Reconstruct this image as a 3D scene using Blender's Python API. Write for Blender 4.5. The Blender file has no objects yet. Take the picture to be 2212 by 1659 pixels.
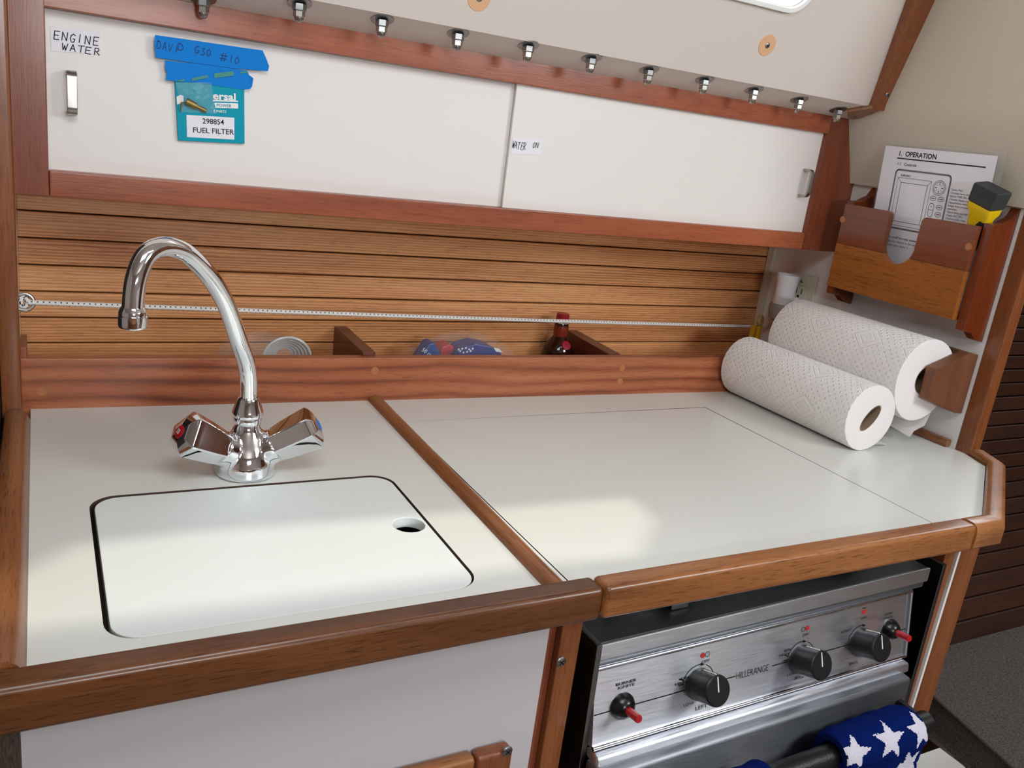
import bpy, bmesh, math, random
from mathutils import Vector, Matrix
random.seed(7)
C = bpy.context.scene
COL = C.collection
V = Vector

# ------------------------------------------------------------------ camera
FPX = 1854.045
CAMR = ((0.87837, -0.46098, 0.12632), (-0.02472, -0.30774, -0.95115), (0.47734, 0.83234, -0.28171))
CAM = V((0, 0, 1.30))
cam = bpy.data.objects.new('camera', bpy.data.cameras.new('camera'))
COL.objects.link(cam)
r0, r1, r2 = (V(r).normalized() for r in CAMR)
cam.matrix_world = Matrix(((r0.x, -r1.x, -r2.x, CAM.x), (r0.y, -r1.y, -r2.y, CAM.y), (r0.z, -r1.z, -r2.z, CAM.z), (0, 0, 0, 1)))
cam.data.sensor_fit = 'HORIZONTAL'; cam.data.sensor_width = 36.0
cam.data.lens = FPX / 2212 * 36
cam.data.clip_start = 0.01
C.camera = cam

# ------------------------------------------------------------------ colour management, world, lights
C.view_settings.view_transform = 'Standard'
C.view_settings.look = 'None'
C.view_settings.gamma = 1
C.view_settings.use_curve_mapping = False
C.view_settings.exposure = 0.22
w = bpy.data.worlds.new('sky'); C.world = w; w.use_nodes = True
w.node_tree.nodes['Background'].inputs[0].default_value = (0.80, 0.91, 1.0, 1)
w.node_tree.nodes['Background'].inputs[1].default_value = 4.0

SUN_DIR = V((0.30, -0.42, 0.86)).normalized()      # towards the sun
CEIL = 1.90
def lamp(name, kind, loc, energy, color, **kw):
    d = bpy.data.lights.new(name, kind); o = bpy.data.objects.new(name, d); COL.objects.link(o)
    o.location = loc; d.energy = energy; d.color = color
    for k, v in kw.items():
        setattr(d, k, v)
    return o
def aim(o, target):
    o.rotation_euler = (V(target) - o.location).to_track_quat('-Z', 'Y').to_euler()
sun = lamp('sun', 'SUN', (0, 0, 4), 1.05, (1, 0.97, 0.80), angle=math.radians(1.5))
sun.rotation_euler = (-SUN_DIR).to_track_quat('-Z', 'Y').to_euler()
# daylight through the overhead hatch and the companionway aft, plus an added low front fill
hatch = lamp('overhead_hatch_daylight', 'AREA', (1.45, -0.45, CEIL - 0.04), 16, (0.90, 0.98, 1.0), shape='RECTANGLE', size=0.6, size_y=0.5)
aim(hatch, (0.8, 0.7, 1.0))
comp = lamp('companionway_daylight', 'AREA', (0.14, 0.16, CEIL - 0.03), 5.6, (0.91, 0.98, 1.0), shape='RECTANGLE', size=0.5, size_y=0.4)
aim(comp, (0.2, 0.75, 1.0))
front_fill = lamp('low_front_fill', 'AREA', (0.25, -1.60, 1.50), 11.5, (0.91, 0.97, 1.0), shape='RECTANGLE', size=0.6, size_y=0.18)  # fill lamp added to brighten the planking, no opening built for it
aim(front_fill, (0.4, 1.1, 1.12))

# ------------------------------------------------------------------ picture rays -> places on real planes
def ray(x, y):
    a, b = x - 1106, y - 829.5
    return V(CAMR[0]) * a + V(CAMR[1]) * b + V(CAMR[2]) * FPX
def at_plane(x, y, p, n):
    d = ray(x, y); return CAM + d * ((V(p) - CAM).dot(V(n)) / d.dot(V(n)))
def at_x(x, y, X): return at_plane(x, y, (X, 0, 0), (1, 0, 0))
def at_y(x, y, Y): return at_plane(x, y, (0, Y, 0), (0, 1, 0))
def at_z(x, y, Z): return at_plane(x, y, (0, 0, Z), (0, 0, 1))

# ------------------------------------------------------------------ materials
def lin(c):
    if isinstance(c, str):
        c = [int(c[i:i+2], 16) / 255 for i in (0, 2, 4)]
    else:
        c = [v / 255 for v in c]
    return tuple(v / 12.92 if v <= 0.04045 else ((v + 0.055) / 1.055) ** 2.4 for v in c) + (1,)
class NT:
    def __init__(s, name):
        s.m = bpy.data.materials.new(name); s.m.use_nodes = True
        s.t = s.m.node_tree; s.b = s.t.nodes['Principled BSDF']
    def n(s, typ, **kw):
        nd = s.t.nodes.new(typ)
        for k, v in kw.items():
            if hasattr(nd, k): setattr(nd, k, v)
            else: nd.inputs[k].default_value = v
        return nd
    def l(s, a, b): s.t.links.new(a, b)
    def set(s, **kw):
        for k, v in kw.items(): s.b.inputs[k.replace('_', ' ')].default_value = v
def plain(name, color, rough=0.5, metal=0.0, spec=0.5, bump=0, bscale=60, coat=0, **kw):
    t = NT(name); t.set(Base_Color=lin(color), Roughness=rough, Metallic=metal, Specular_IOR_Level=spec, Coat_Weight=coat)
    for k, v in kw.items(): t.b.inputs[k].default_value = v
    if bump:
        tc = t.n('ShaderNodeTexCoord'); nz = t.n('ShaderNodeTexNoise', Scale=bscale, Detail=4.0)
        bp = t.n('ShaderNodeBump', Strength=bump, Distance=0.002)
        t.l(tc.outputs['Object'], nz.inputs['Vector']); t.l(nz.outputs[0], bp.inputs['Height']); t.l(bp.outputs[0], t.b.inputs['Normal'])
    return t.m
def wood(name, dark, mid, light, axis='X', rough=0.32, grain=1.0, coat=0.15, contrast=0.5, board=0.0, rings=0.0, fibre=0.5, ring_scale=30, ring_ratio=.055):
    """varnished wood: long streaks along the axis, fine fibres, wide rings, a tone per board"""
    t = NT(name); t.set(Roughness=rough, Coat_Weight=coat, Coat_Roughness=0.18, Specular_IOR_Level=0.4)
    tc = t.n('ShaderNodeTexCoord')
    k = 'XYZ'.index(axis)
    def mapped(al, ac):
        mp = t.n('ShaderNodeMapping'); sc = [ac] * 3; sc[k] = al
        mp.inputs['Scale'].default_value = sc; t.l(tc.outputs['Object'], mp.inputs['Vector']); return mp.outputs[0]
    n1 = t.n('ShaderNodeTexNoise', Scale=1.0, Detail=5.0, Roughness=0.6, Distortion=0.9)
    t.l(mapped(2.2 * grain, 46 * grain), n1.inputs['Vector'])
    n2 = t.n('ShaderNodeTexNoise', Scale=1.0, Detail=3.0, Roughness=0.55, Distortion=0.2)
    t.l(mapped(42 * grain, 620 * grain), n2.inputs['Vector'])
    n3 = t.n('ShaderNodeTexNoise', Scale=1.0, Detail=2.0); t.l(mapped(3.0, 9.0), n3.inputs['Vector'])
    rp = t.n('ShaderNodeValToRGB')
    e = rp.color_ramp.elements
    lo, hi = 0.5 - 0.28 / max(contrast, .2) * .5, 0.5 + 0.28 / max(contrast, .2) * .5
    e[0].position = max(0.02, lo); e[0].color = lin(dark); e[1].position = min(.98, hi); e[1].color = lin(light)
    m_ = e.new(0.5); m_.color = lin(mid)
    def math_(op, a, b=None, c=None):
        nd = t.n('ShaderNodeMath', operation=op)
        for i, v in enumerate((a, b, c)):
            if v is None: continue
            if isinstance(v, (int, float)): nd.inputs[i].default_value = v
            else: t.l(v, nd.inputs[i])
        return nd.outputs[0]
    val = math_('MULTIPLY_ADD', n3.outputs[0], 0.45, math_('MULTIPLY', n1.outputs[0], 0.55))
    if rings:
        wv = t.n('ShaderNodeTexWave', Scale=1.0, Distortion=7.0, Detail=2.5)
        wv.inputs['Detail Scale'].default_value = 0.7; wv.bands_direction = 'Z' if axis != 'Z' else 'X'
        t.l(mapped(ring_scale * ring_ratio, ring_scale), wv.inputs['Vector'])
        sharp = math_('POWER', wv.outputs[1], 0.5)
        val = math_('ADD', math_('MULTIPLY', val, 1 - rings), math_('MULTIPLY', sharp, rings * 0.85))
    if board:
        sx = t.n('ShaderNodeSeparateXYZ'); t.l(tc.outputs['Object'], sx.inputs[0])
        fl = math_('FLOOR', math_('DIVIDE', math_('SUBTRACT', sx.outputs[2], 0.9112), 0.0351))
        wn = t.n('ShaderNodeTexWhiteNoise', noise_dimensions='1D'); t.l(fl, wn.inputs['W'])
        val = math_('ADD', val, math_('MULTIPLY', math_('SUBTRACT', wn.outputs[0], 0.5), board))
    t.l(val, rp.inputs[0])
    fr = t.n('ShaderNodeValToRGB'); fr.color_ramp.elements[0].position = 0.34; fr.color_ramp.elements[1].position = 0.47
    f0 = 1 - fibre; fr.color_ramp.elements[0].color = (f0, f0 * .9, f0 * .82, 1)
    t.l(n2.outputs[0], fr.inputs[0])
    mx = t.n('ShaderNodeMix', data_type='RGBA', blend_type='MULTIPLY'); mx.inputs[0].default_value = 1
    t.l(rp.outputs[0], mx.inputs[6]); t.l(fr.outputs[0], mx.inputs[7]); t.l(mx.outputs[2], t.b.inputs['Base Color'])
    bp = t.n('ShaderNodeBump', Strength=0.12, Distance=0.001); t.l(n2.outputs[0], bp.inputs['Height']); t.l(bp.outputs[0], t.b.inputs['Normal'])
    return t.m
def speckled(name, a, b, scale, rough=0.9, stretch=(1, 1, 1), bump=0.4):
    t = NT(name); t.set(Roughness=rough, Specular_IOR_Level=0.15)
    tc = t.n('ShaderNodeTexCoord'); mp = t.n('ShaderNodeMapping'); mp.inputs['Scale'].default_value = stretch
    n = t.n('ShaderNodeTexNoise', Scale=scale, Detail=6.0, Roughness=0.75)
    rp = t.n('ShaderNodeValToRGB'); rp.color_ramp.elements[0].position = 0.35; rp.color_ramp.elements[1].position = 0.68
    rp.color_ramp.elements[0].color = lin(a); rp.color_ramp.elements[1].color = lin(b)
    bp = t.n('ShaderNodeBump', Strength=bump, Distance=0.004)
    t.l(tc.outputs['Object'], mp.inputs[0]); t.l(mp.outputs[0], n.inputs[0]); t.l(n.outputs[0], rp.inputs[0]); t.l(rp.outputs[0], t.b.inputs['Base Color'])
    t.l(n.outputs[0], bp.inputs['Height']); t.l(bp.outputs[0], t.b.inputs['Normal'])
    return t.m
def brushed(name, color, rough=0.33, axis=0, aniso=0.85):
    """brushed steel: the scratches run along one axis and smear reflections across it"""
    t = NT(name); t.set(Base_Color=lin(color), Metallic=1.0, Anisotropic=aniso)
    tv = t.n('ShaderNodeCombineXYZ'); tv.inputs[2].default_value = 1.0
    if axis != 0: tv.inputs[1].default_value = 0.3
    t.l(tv.outputs[0], t.b.inputs['Tangent'])
    tc = t.n('ShaderNodeTexCoord'); mp = t.n('ShaderNodeMapping'); s = [900] * 3; s[axis] = 30; mp.inputs['Scale'].default_value = s
    n = t.n('ShaderNodeTexNoise', Scale=1.0, Detail=3.0); mr = t.n('ShaderNodeMapRange'); mr.inputs[3].default_value = rough - .08; mr.inputs[4].default_value = rough + .12
    t.l(tc.outputs['Object'], mp.inputs[0]); t.l(mp.outputs[0], n.inputs[0]); t.l(n.outputs[0], mr.inputs[0]); t.l(mr.outputs[0], t.b.inputs['Roughness'])
    mc = t.n('ShaderNodeMapRange'); mc.inputs[3].default_value = .8; mc.inputs[4].default_value = 1.15
    mx = t.n('ShaderNodeMix', data_type='RGBA', blend_type='MULTIPLY'); mx.inputs[0].default_value = 1; mx.inputs[6].default_value = lin(color)
    t.l(n.outputs[0], mc.inputs[0]); t.l(mc.outputs[0], mx.inputs[7]); t.l(mx.outputs[2], t.b.inputs['Base Color'])
    return t.m
def towel_paper(name):
    """embossed kitchen paper: rows of small raised dots and nested diamonds, from the roll's own unrolled coordinates (metres)"""
    t = NT(name); t.set(Base_Color=lin((240, 236, 234)), Roughness=0.95, Specular_IOR_Level=0.1)
    uv = t.n('ShaderNodeUVMap'); sx = t.n('ShaderNodeSeparateXYZ'); t.l(uv.outputs[0], sx.inputs[0])
    def M(op, a, b=None):
        nd = t.n('ShaderNodeMath', operation=op)
        for i, v in enumerate((a, b)):
            if v is None: continue
            if isinstance(v, (int, float)): nd.inputs[i].default_value = v
            else: t.l(v, nd.inputs[i])
        return nd.outputs[0]
    def tri(src, period):      # 0 at cell centre, 0.5 at the edge
        return M('ABSOLUTE', M('SUBTRACT', M('FRACT', M('DIVIDE', src, period)), 0.5))
    u, v = sx.outputs[0], sx.outputs[1]
    dia = M('ADD', tri(u, 0.075), tri(v, 0.095))                     # nested diamonds
    def line(at, wd): return M('MAXIMUM', M('SUBTRACT', 1.0, M('DIVIDE', M('ABSOLUTE', M('SUBTRACT', dia, at)), wd)), 0.0)
    ring, ring2, ring3 = line(.16, .022), line(.055, .02), line(.29, .018)
    a, b = tri(M('ADD', u, v), 0.012), tri(M('SUBTRACT', u, v), 0.012)
    dots = M('MAXIMUM', M('SUBTRACT', 1.0, M('MULTIPLY', M('ADD', M('MULTIPLY', a, a), M('MULTIPLY', b, b)), 16.0)), 0.0)
    dots = M('MULTIPLY', dots, M('GREATER_THAN', dia, 0.33))
    nz = t.n('ShaderNodeTexNoise', Scale=900.0, Detail=2.0); t.l(uv.outputs[0], nz.inputs[0])
    h = M('ADD', M('MULTIPLY', dots, 0.9), M('MULTIPLY', nz.outputs[0], 0.35))
    h = M('SUBTRACT', h, M('MULTIPLY', M('MAXIMUM', M('MAXIMUM', ring, ring2), ring3), 0.6))
    bp = t.n('ShaderNodeBump', Strength=1.0, Distance=0.0010); t.l(h, bp.inputs['Height']); t.l(bp.outputs[0], t.b.inputs['Normal'])
    return t.m

M = {}
def add_m(k, m): M[k] = m; return m
# varnished teak and mahogany
add_m('frame', wood('mahogany frame', (108, 54, 34), (158, 84, 55), (182, 106, 74), 'X', contrast=.5, fibre=.2))
add_m('frame_v', wood('mahogany upright', (96, 48, 30), (138, 72, 48), (162, 94, 66), 'Z', contrast=.45, fibre=.18))
add_m('fiddle', wood('teak fiddle', (112, 56, 32), (158, 88, 56), (180, 112, 76), 'X', contrast=.7, rings=.3, fibre=.22, ring_scale=14, ring_ratio=.24))
add_m('teak', wood('teak rail', (100, 56, 28), (156, 98, 55), (186, 126, 78), 'X', contrast=.55, coat=.35, fibre=.45))
add_m('teak_shaded', wood('teak rail painted in shade', (60, 31, 13), (102, 58, 29), (134, 86, 50), 'X', contrast=.55, coat=.35, fibre=.5))  # darker copy of the teak: a cast shadow put into its colour
add_m('teak_y', wood('teak along the boat side', (88, 48, 24), (138, 84, 48), (172, 118, 72), 'Y', contrast=.5, coat=.3, fibre=.4))
add_m('teak_z', wood('teak post', (86, 44, 22), (134, 76, 42), (164, 100, 58), 'Z', contrast=.45, coat=.3, fibre=.3))
add_m('plank', wood('hull planking', (150, 92, 52), (208, 144, 92), (226, 172, 120), 'X', rough=.42, coat=.05, contrast=.62, board=.1, rings=.26, fibre=.22, ring_scale=74))
add_m('plank_shaded', wood('saloon planking painted in shade', (28, 12, 5), (54, 26, 11), (76, 40, 18), 'X', rough=.55, coat=.05, board=.1, contrast=.4))  # same hull planks, darkened so the colour carries the saloon's shade
add_m('divider', wood('bin divider', (66, 28, 18), (100, 48, 32), (120, 62, 42), 'Y', contrast=.4, fibre=.2))
add_m('rack', wood('varnished rack side', (72, 26, 10), (112, 48, 20), (140, 68, 32), 'Z', contrast=.4, coat=.5, rough=.25, fibre=.2))
add_m('rack_top', wood('varnished rack upper board', (86, 38, 22), (122, 62, 36), (144, 80, 48), 'Y', contrast=.4, coat=.5, rough=.25, fibre=.2))
add_m('rack_low', wood('varnished rack lower board', (116, 62, 24), (156, 92, 40), (178, 114, 58), 'Y', contrast=.4, coat=.5, rough=.25, fibre=.35))
add_m('holder', wood('paper holder wood', (80, 44, 28), (118, 72, 48), (146, 98, 70), 'Z', rough=.5, coat=0, contrast=.4, fibre=.2))
add_m('plug', plain('wood plug', (172, 108, 64), .4))
add_m('laminate', plain('white laminate', (226, 226, 220), .24, spec=.45, bump=.02, bscale=300))
add_m('laminate_edge', plain('dark laminate edge', (70, 48, 36), .7))
add_m('door_white', plain('white door laminate', (236, 228, 224), .42, spec=.4))
add_m('cabinet_shaded', plain('shaded white laminate', (200, 194, 197), .35, spec=.4))  # shade below the counter painted into this panel's white
add_m('panel_white', plain('white bulkhead laminate', (226, 220, 218), .35, spec=.4))
add_m('cream', plain('cream liner', (206, 194, 177), .75, bump=.25, bscale=90, spec=.2))
add_m('liner', plain('cabin side liner', (214, 201, 193), .7, bump=.08, bscale=40, spec=.25))
add_m('hdpe', plain('white cutting board', (232, 236, 234), .38, bump=.05, bscale=120, **{'Subsurface Weight': 0.0}))
add_m('chrome', plain('chrome', (236, 238, 242), .045, 1.0))
add_m('satin', plain('satin nickel', (176, 170, 164), .28, 1.0))
add_m('zinc', plain('dull stainless', (150, 150, 150), .36, 1.0))
add_m('steel', brushed('brushed stainless', (236, 236, 242), .34))
add_m('steel_dark', brushed('worn stainless', (150, 152, 158), .42))
add_m('sink_steel', plain('dull sink steel', (92, 90, 86), .45, 1.0))
add_m('cooktop_steel', plain('cooktop steel', (150, 152, 156), .38, 1.0))
add_m('steel_y', brushed('side stainless', (120, 118, 116), .32, 1))
add_m('bright', plain('polished stainless trim', (226, 226, 232), .12, 1.0))
add_m('black', plain('black plastic', (16, 16, 19), .42))
add_m('enamel', plain('black enamel', (12, 12, 13), .25))
add_m('void', plain('dark cavity', (14, 9, 7), .9, spec=.1))
add_m('red', plain('red plastic', (176, 22, 30), .3))
add_m('red_dot', plain('red print', (186, 40, 34), .6))
add_m('ink', plain('black ink', (24, 22, 26), .7, spec=.2))
add_m('grey_ink', plain('grey print', (120, 116, 124), .7, spec=.2))
add_m('paper', plain('white paper', (238, 234, 240), .7, spec=.25))
add_m('blue_ink', plain('dark blue ink', (18, 26, 92), .6))
add_m('white', plain('white paint', (240, 238, 236), .5))
add_m('white_plastic', plain('white plastic', (228, 224, 226), .4))
add_m('ivory', plain('ivory plastic', (206, 198, 180), .4))
add_m('grey_plastic', plain('grey plastic', (150, 140, 130), .45))
add_m('tape', plain('blue masking tape', (8, 126, 214), .7, spec=.2, bump=.25, bscale=300))
add_m('tape_mark', plain('tape print', (60, 140, 130), .6))
add_m('teal', plain('teal carton', (0, 152, 176), .5, spec=.15))
add_m('teal_ink', plain('teal print', (40, 130, 160), .5))
add_m('brass', plain('old brass', (150, 128, 80), .4, .8))
add_m('peach', plain('peach filler', (222, 172, 132), .7))
add_m('yellow', plain('yellow plastic', (236, 196, 14), .4, bump=.1, bscale=60))
add_m('dark_rubber', plain('charcoal rubber', (48, 50, 50), .6))
add_m('navy_plastic', plain('navy grip', (14, 16, 30), .5))
add_m('ochre', plain('ochre plastic', (196, 148, 22), .45))
add_m('pale_wood', wood('pale wood', (150, 116, 72), (190, 152, 104), (206, 172, 124), 'Z', contrast=.4, coat=0))
add_m('card_core', plain('cardboard core', (150, 126, 104), .9))
add_m('paper_edge', plain('roll end', (238, 230, 230), .95, spec=.1, bump=.3, bscale=120))
add_m('towel_paper', towel_paper('embossed kitchen paper'))
add_m('cord_white', plain('white braid', (226, 220, 216), .8))
add_m('cord_black', plain('black fleck', (22, 20, 24), .8))
add_m('towel_blue', plain('blue terry', (7, 28, 92), 1.0, spec=.05, bump=.9, bscale=700))
add_m('towel_white', plain('white terry', (224, 218, 232), 1.0, spec=.05, bump=.9, bscale=700))
add_m('towel_back', plain('blue terry side', (6, 22, 74), 1.0, spec=.05, bump=.9, bscale=700))
add_m('cushion', speckled('grey brown upholstery', (46, 42, 40), (104, 94, 88), 170, stretch=(1, 2.2, 2.2)))
add_m('carpet', speckled('brown carpet', (58, 48, 42), (104, 90, 80), 300, stretch=(3, 1, .4)))
add_m('beige', plain('beige gelcoat', (138, 124, 110), .5))
add_m('berth_shade', plain('painted berth shade', (20, 12, 8), .7))  # unlit space left of the post, its darkness painted near black
add_m('bottle_glass', plain('dark bottle glass', (60, 22, 12), .06, **{'Transmission Weight': 0.55, 'IOR': 1.5}))
add_m('amber', plain('amber label', (120, 40, 16), .3))
add_m('cap_red', plain('dark red cap', (150, 18, 38), .35))
add_m('blue_pack', plain('blue package', (20, 62, 140), .35))
add_m('red_pack', plain('red package', (190, 24, 32), .4))
add_m('navy_pack', plain('navy package', (24, 42, 130), .35))
add_m('hose', plain('clear hose', (190, 188, 186), .25))
def film(name, tint, alpha):
    t = NT(name); t.set(Base_Color=lin(tint), Roughness=.08, Alpha=alpha, Specular_IOR_Level=.8)
    tc = t.n('ShaderNodeTexCoord'); nz = t.n('ShaderNodeTexNoise', Scale=45.0, Detail=3.0, Distortion=1.2); bp = t.n('ShaderNodeBump', Strength=.8, Distance=.004)
    t.l(tc.outputs['Object'], nz.inputs[0]); t.l(nz.outputs[0], bp.inputs['Height']); t.l(bp.outputs[0], t.b.inputs['Normal'])
    return t.m
add_m('film', film('clear plastic film', (235, 235, 238), .10))
def glass():
    t = NT('window glass'); t.set(Base_Color=(1, 1, 1, 1), Roughness=0.02, Alpha=.12); return t.m
add_m('glass', glass())

# ------------------------------------------------------------------ mesh helpers
class MB:
    def __init__(s): s.bm = bmesh.new()
    def _add(s, tb, mi=0):
        for f in tb.faces: f.material_index = mi
        me = bpy.data.meshes.new('tmp'); tb.to_mesh(me); tb.free(); s.bm.from_mesh(me); bpy.data.meshes.remove(me)
    def box(s, lo, hi, bev=0.0, mi=0, seg=2, M=None):
        tb = bmesh.new(); bmesh.ops.create_cube(tb, size=1)
        lo, hi = V(lo), V(hi)
        for v in tb.verts: v.co = V(((lo.x + hi.x) / 2 + v.co.x * (hi.x - lo.x), (lo.y + hi.y) / 2 + v.co.y * (hi.y - lo.y), (lo.z + hi.z) / 2 + v.co.z * (hi.z - lo.z)))
        if bev: bmesh.ops.bevel(tb, geom=list(tb.edges), offset=bev, segments=seg, profile=.5, affect='EDGES')
        if M is not None: bmesh.ops.transform(tb, matrix=M, verts=tb.verts)
        s._add(tb, mi); return s
    def prism(s, pts, vec, bev=0.0, mi=0, seg=2):
        tb = bmesh.new(); vs = [tb.verts.new(V(p)) for p in pts]; f = tb.faces.new(vs)
        r = bmesh.ops.extrude_face_region(tb, geom=[f])
        bmesh.ops.translate(tb, vec=V(vec), verts=[g for g in r['geom'] if isinstance(g, bmesh.types.BMVert)])
        bmesh.ops.recalc_face_normals(tb, faces=tb.faces)
        if bev: bmesh.ops.bevel(tb, geom=[e for e in tb.edges if len(e.link_faces) == 2 and e.calc_face_angle(0) > .3], offset=bev, segments=seg, profile=.5, affect='EDGES')
        s._add(tb, mi); return s
    def loft(s, rings, closed=True, caps=True, mi=0, uv=False, mif=None):
        tb = bmesh.new(); R = [[tb.verts.new(V(p)) for p in r] for r in rings]; n = len(R[0])
        fs = []
        for i in range(len(R) - 1):
            for j in range(n if closed else n - 1):
                k = (j + 1) % n
                f = tb.faces.new((R[i][j], R[i][k], R[i + 1][k], R[i + 1][j])); fs.append((f, i, j))
        if caps and closed:
            tb.faces.new(R[0][::-1]); tb.faces.new(R[-1])
        bmesh.ops.recalc_face_normals(tb, faces=tb.faces)
        for f in tb.faces: f.material_index = mi
        if mif:
            for f, i, j in fs: f.material_index = mif(i, j)
        me = bpy.data.meshes.new('tmp'); tb.to_mesh(me); tb.free(); s.bm.from_mesh(me); bpy.data.meshes.remove(me); return s
    def lathe(s, prof, org, axis=(0, 0, 1), seg=32, mi=0, caps=True, uv=False):
        ax = V(axis).normalized(); a = ax.orthogonal().normalized(); b = ax.cross(a); org = V(org)
        rings = [[org + ax * h + (a * math.cos(2 * math.pi * j / seg) + b * math.sin(2 * math.pi * j / seg)) * r for j in range(seg)] for r, h in prof]
        return s.loft(rings, mi=mi, caps=caps)
    def tube(s, pts, r, seg=12, mi=0, caps=True, mif=None):
        pts = [V(p) for p in pts]; rings = []
        prev = None
        for i, p in enumerate(pts):
            t = (pts[min(i + 1, len(pts) - 1)] - pts[max(i - 1, 0)]).normalized()
            if prev is None: a = t.orthogonal().normalized()
            else:
                a = prev - t * prev.dot(t); a = a.normalized() if a.length > 1e-6 else t.orthogonal().normalized()
            prev = a; b = t.cross(a); rr = r[i] if isinstance(r, (list, tuple)) else r
            rings.append([p + (a * math.cos(2 * math.pi * j / seg) + b * math.sin(2 * math.pi * j / seg)) * rr for j in range(seg)])
        return s.loft(rings, mi=mi, caps=caps, mif=mif)
    def poly(s, pts, mi=0):
        f = s.bm.faces.new([s.bm.verts.new(V(p)) for p in pts]); f.material_index = mi; return s
    def disc(s, c, n, r, seg=24, mi=0, r_in=0.0):
        n = V(n).normalized(); a = n.orthogonal().normalized(); b = n.cross(a); c = V(c)
        P = lambda q, j: c + (a * math.cos(2 * math.pi * j / seg) + b * math.sin(2 * math.pi * j / seg)) * q
        if r_in:
            for j in range(seg): s.poly([P(r, j), P(r, j + 1), P(r_in, j + 1), P(r_in, j)], mi)
        else: s.poly([P(r, j) for j in range(seg)], mi)
        return s
    def strokes(s, lines, wd, frame, mi=0, lift=0.0):
        """pen strokes in a plane: frame(a, b, h) gives the place of a pen point"""
        for ln in lines:
            for i in range(len(ln) - 1):
                a, b = V(ln[i]), V(ln[i + 1]); d = b - a
                if d.length < 1e-9: continue
                d.normalize(); n = V((-d.y, d.x)) * wd / 2; e = d * wd * .35
                s.poly([frame(*(a - e + n), lift), frame(*(a - e - n), lift), frame(*(b + e - n), lift), frame(*(b + e + n), lift)], mi)
        return s
    def text(s, txt, frame, a, b, size, mi=0, lift=0.0003, bold=0.0, sx=1.0, align='LEFT', shear=0.0):
        cu = bpy.data.curves.new('t', 'FONT'); cu.body = txt; cu.size = size; cu.offset = bold * size; cu.align_x = align; cu.shear = shear; cu.resolution_u = 3
        o = bpy.data.objects.new('t', cu); COL.objects.link(o); dg = bpy.context.evaluated_depsgraph_get()
        me = bpy.data.meshes.new_from_object(o.evaluated_get(dg)); bpy.data.objects.remove(o); bpy.data.curves.remove(cu)
        for v in me.vertices: v.co = frame(a + v.co.x * sx, b + v.co.y, lift)
        k = len(s.bm.faces); s.bm.from_mesh(me); bpy.data.meshes.remove(me); s.bm.faces.ensure_lookup_table()
        for f in s.bm.faces[k:]: f.material_index = mi
        return s
def frame_of(o, u, v):
    o, u, v = V(o), V(u), V(v); n = u.cross(v).normalized()
    return lambda a, b, h=0.0: o + u * a + v * b + n * h

def obj(name, mb, mats, parent=None, sharp=35, flat=False, recalc=False, kind=None, label=None):
    bm = mb.bm if isinstance(mb, MB) else mb
    if recalc: bmesh.ops.recalc_face_normals(bm, faces=bm.faces)
    me = bpy.data.meshes.new(name)
    org = V((0, 0, 0))
    p = parent
    while p is not None: org += p.location; p = p.parent
    bmesh.ops.translate(bm, vec=-org, verts=bm.verts)
    bm.to_mesh(me); bm.free()
    for m in (mats if isinstance(mats, (list, tuple)) else [mats]): me.materials.append(M[m] if isinstance(m, str) else m)
    if not flat:
        for pl in me.polygons: pl.use_smooth = True
        me.set_sharp_from_angle(angle=math.radians(sharp))
    o = bpy.data.objects.new(name, me); COL.objects.link(o)
    if not flat and sharp <= 60 and len(me.polygons) < 3000:
        wn = o.modifiers.new('weighted normals', 'WEIGHTED_NORMAL'); wn.keep_sharp = True
    if parent is not None: o.parent = parent
    if kind: o['kind'] = kind
    if label: o['label'] = label
    return o
def tag(o, label, cat, group=None):
    o['label'] = label; o['category'] = cat
    if group: o['group'] = group
    return o
def thing(name, label, cat, loc, group=None):
    o = bpy.data.objects.new(name, None); COL.objects.link(o); o.location = V(loc); o.empty_display_size = .02
    return tag(o, label, cat, group)
def struct(name, mb, mats, parent=None, **kw):
    return obj(name, mb, mats, parent, kind='structure' if parent is None else None, **kw)
def rounded_rect(x0, x1, y0, y1, r, z, seg=8):
    P = []
    for cx, cy, a0 in ((x1 - r, y1 - r, 0), (x0 + r, y1 - r, 90), (x0 + r, y0 + r, 180), (x1 - r, y0 + r, 270)):
        for k in range(seg + 1):
            a = math.radians(a0 + 90 * k / seg); P.append(V((cx + r * math.cos(a), cy + r * math.sin(a), z)))
    return P
def screw(parent, c, n, r=0.0045, name='screw'):
    n = V(n).normalized(); mb = MB().lathe([(r, -.001), (r, .0004), (r * .8, .0012), (r * .3, .0016)], c, n, 20)
    a = n.orthogonal().normalized(); b = n.cross(a); c = V(c)
    for q, w_ in ((a, b), (b, a)):
        mb.prism([c + n * .00165 + q * r * .6 + w_ * r * .1, c + n * .00165 - q * r * .6 + w_ * r * .1, c + n * .00165 - q * r * .6 - w_ * r * .1, c + n * .00165 + q * r * .6 - w_ * r * .1], n * .00012, mi=1)
    return obj(name, mb, ['zinc', 'ink'], parent)

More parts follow.
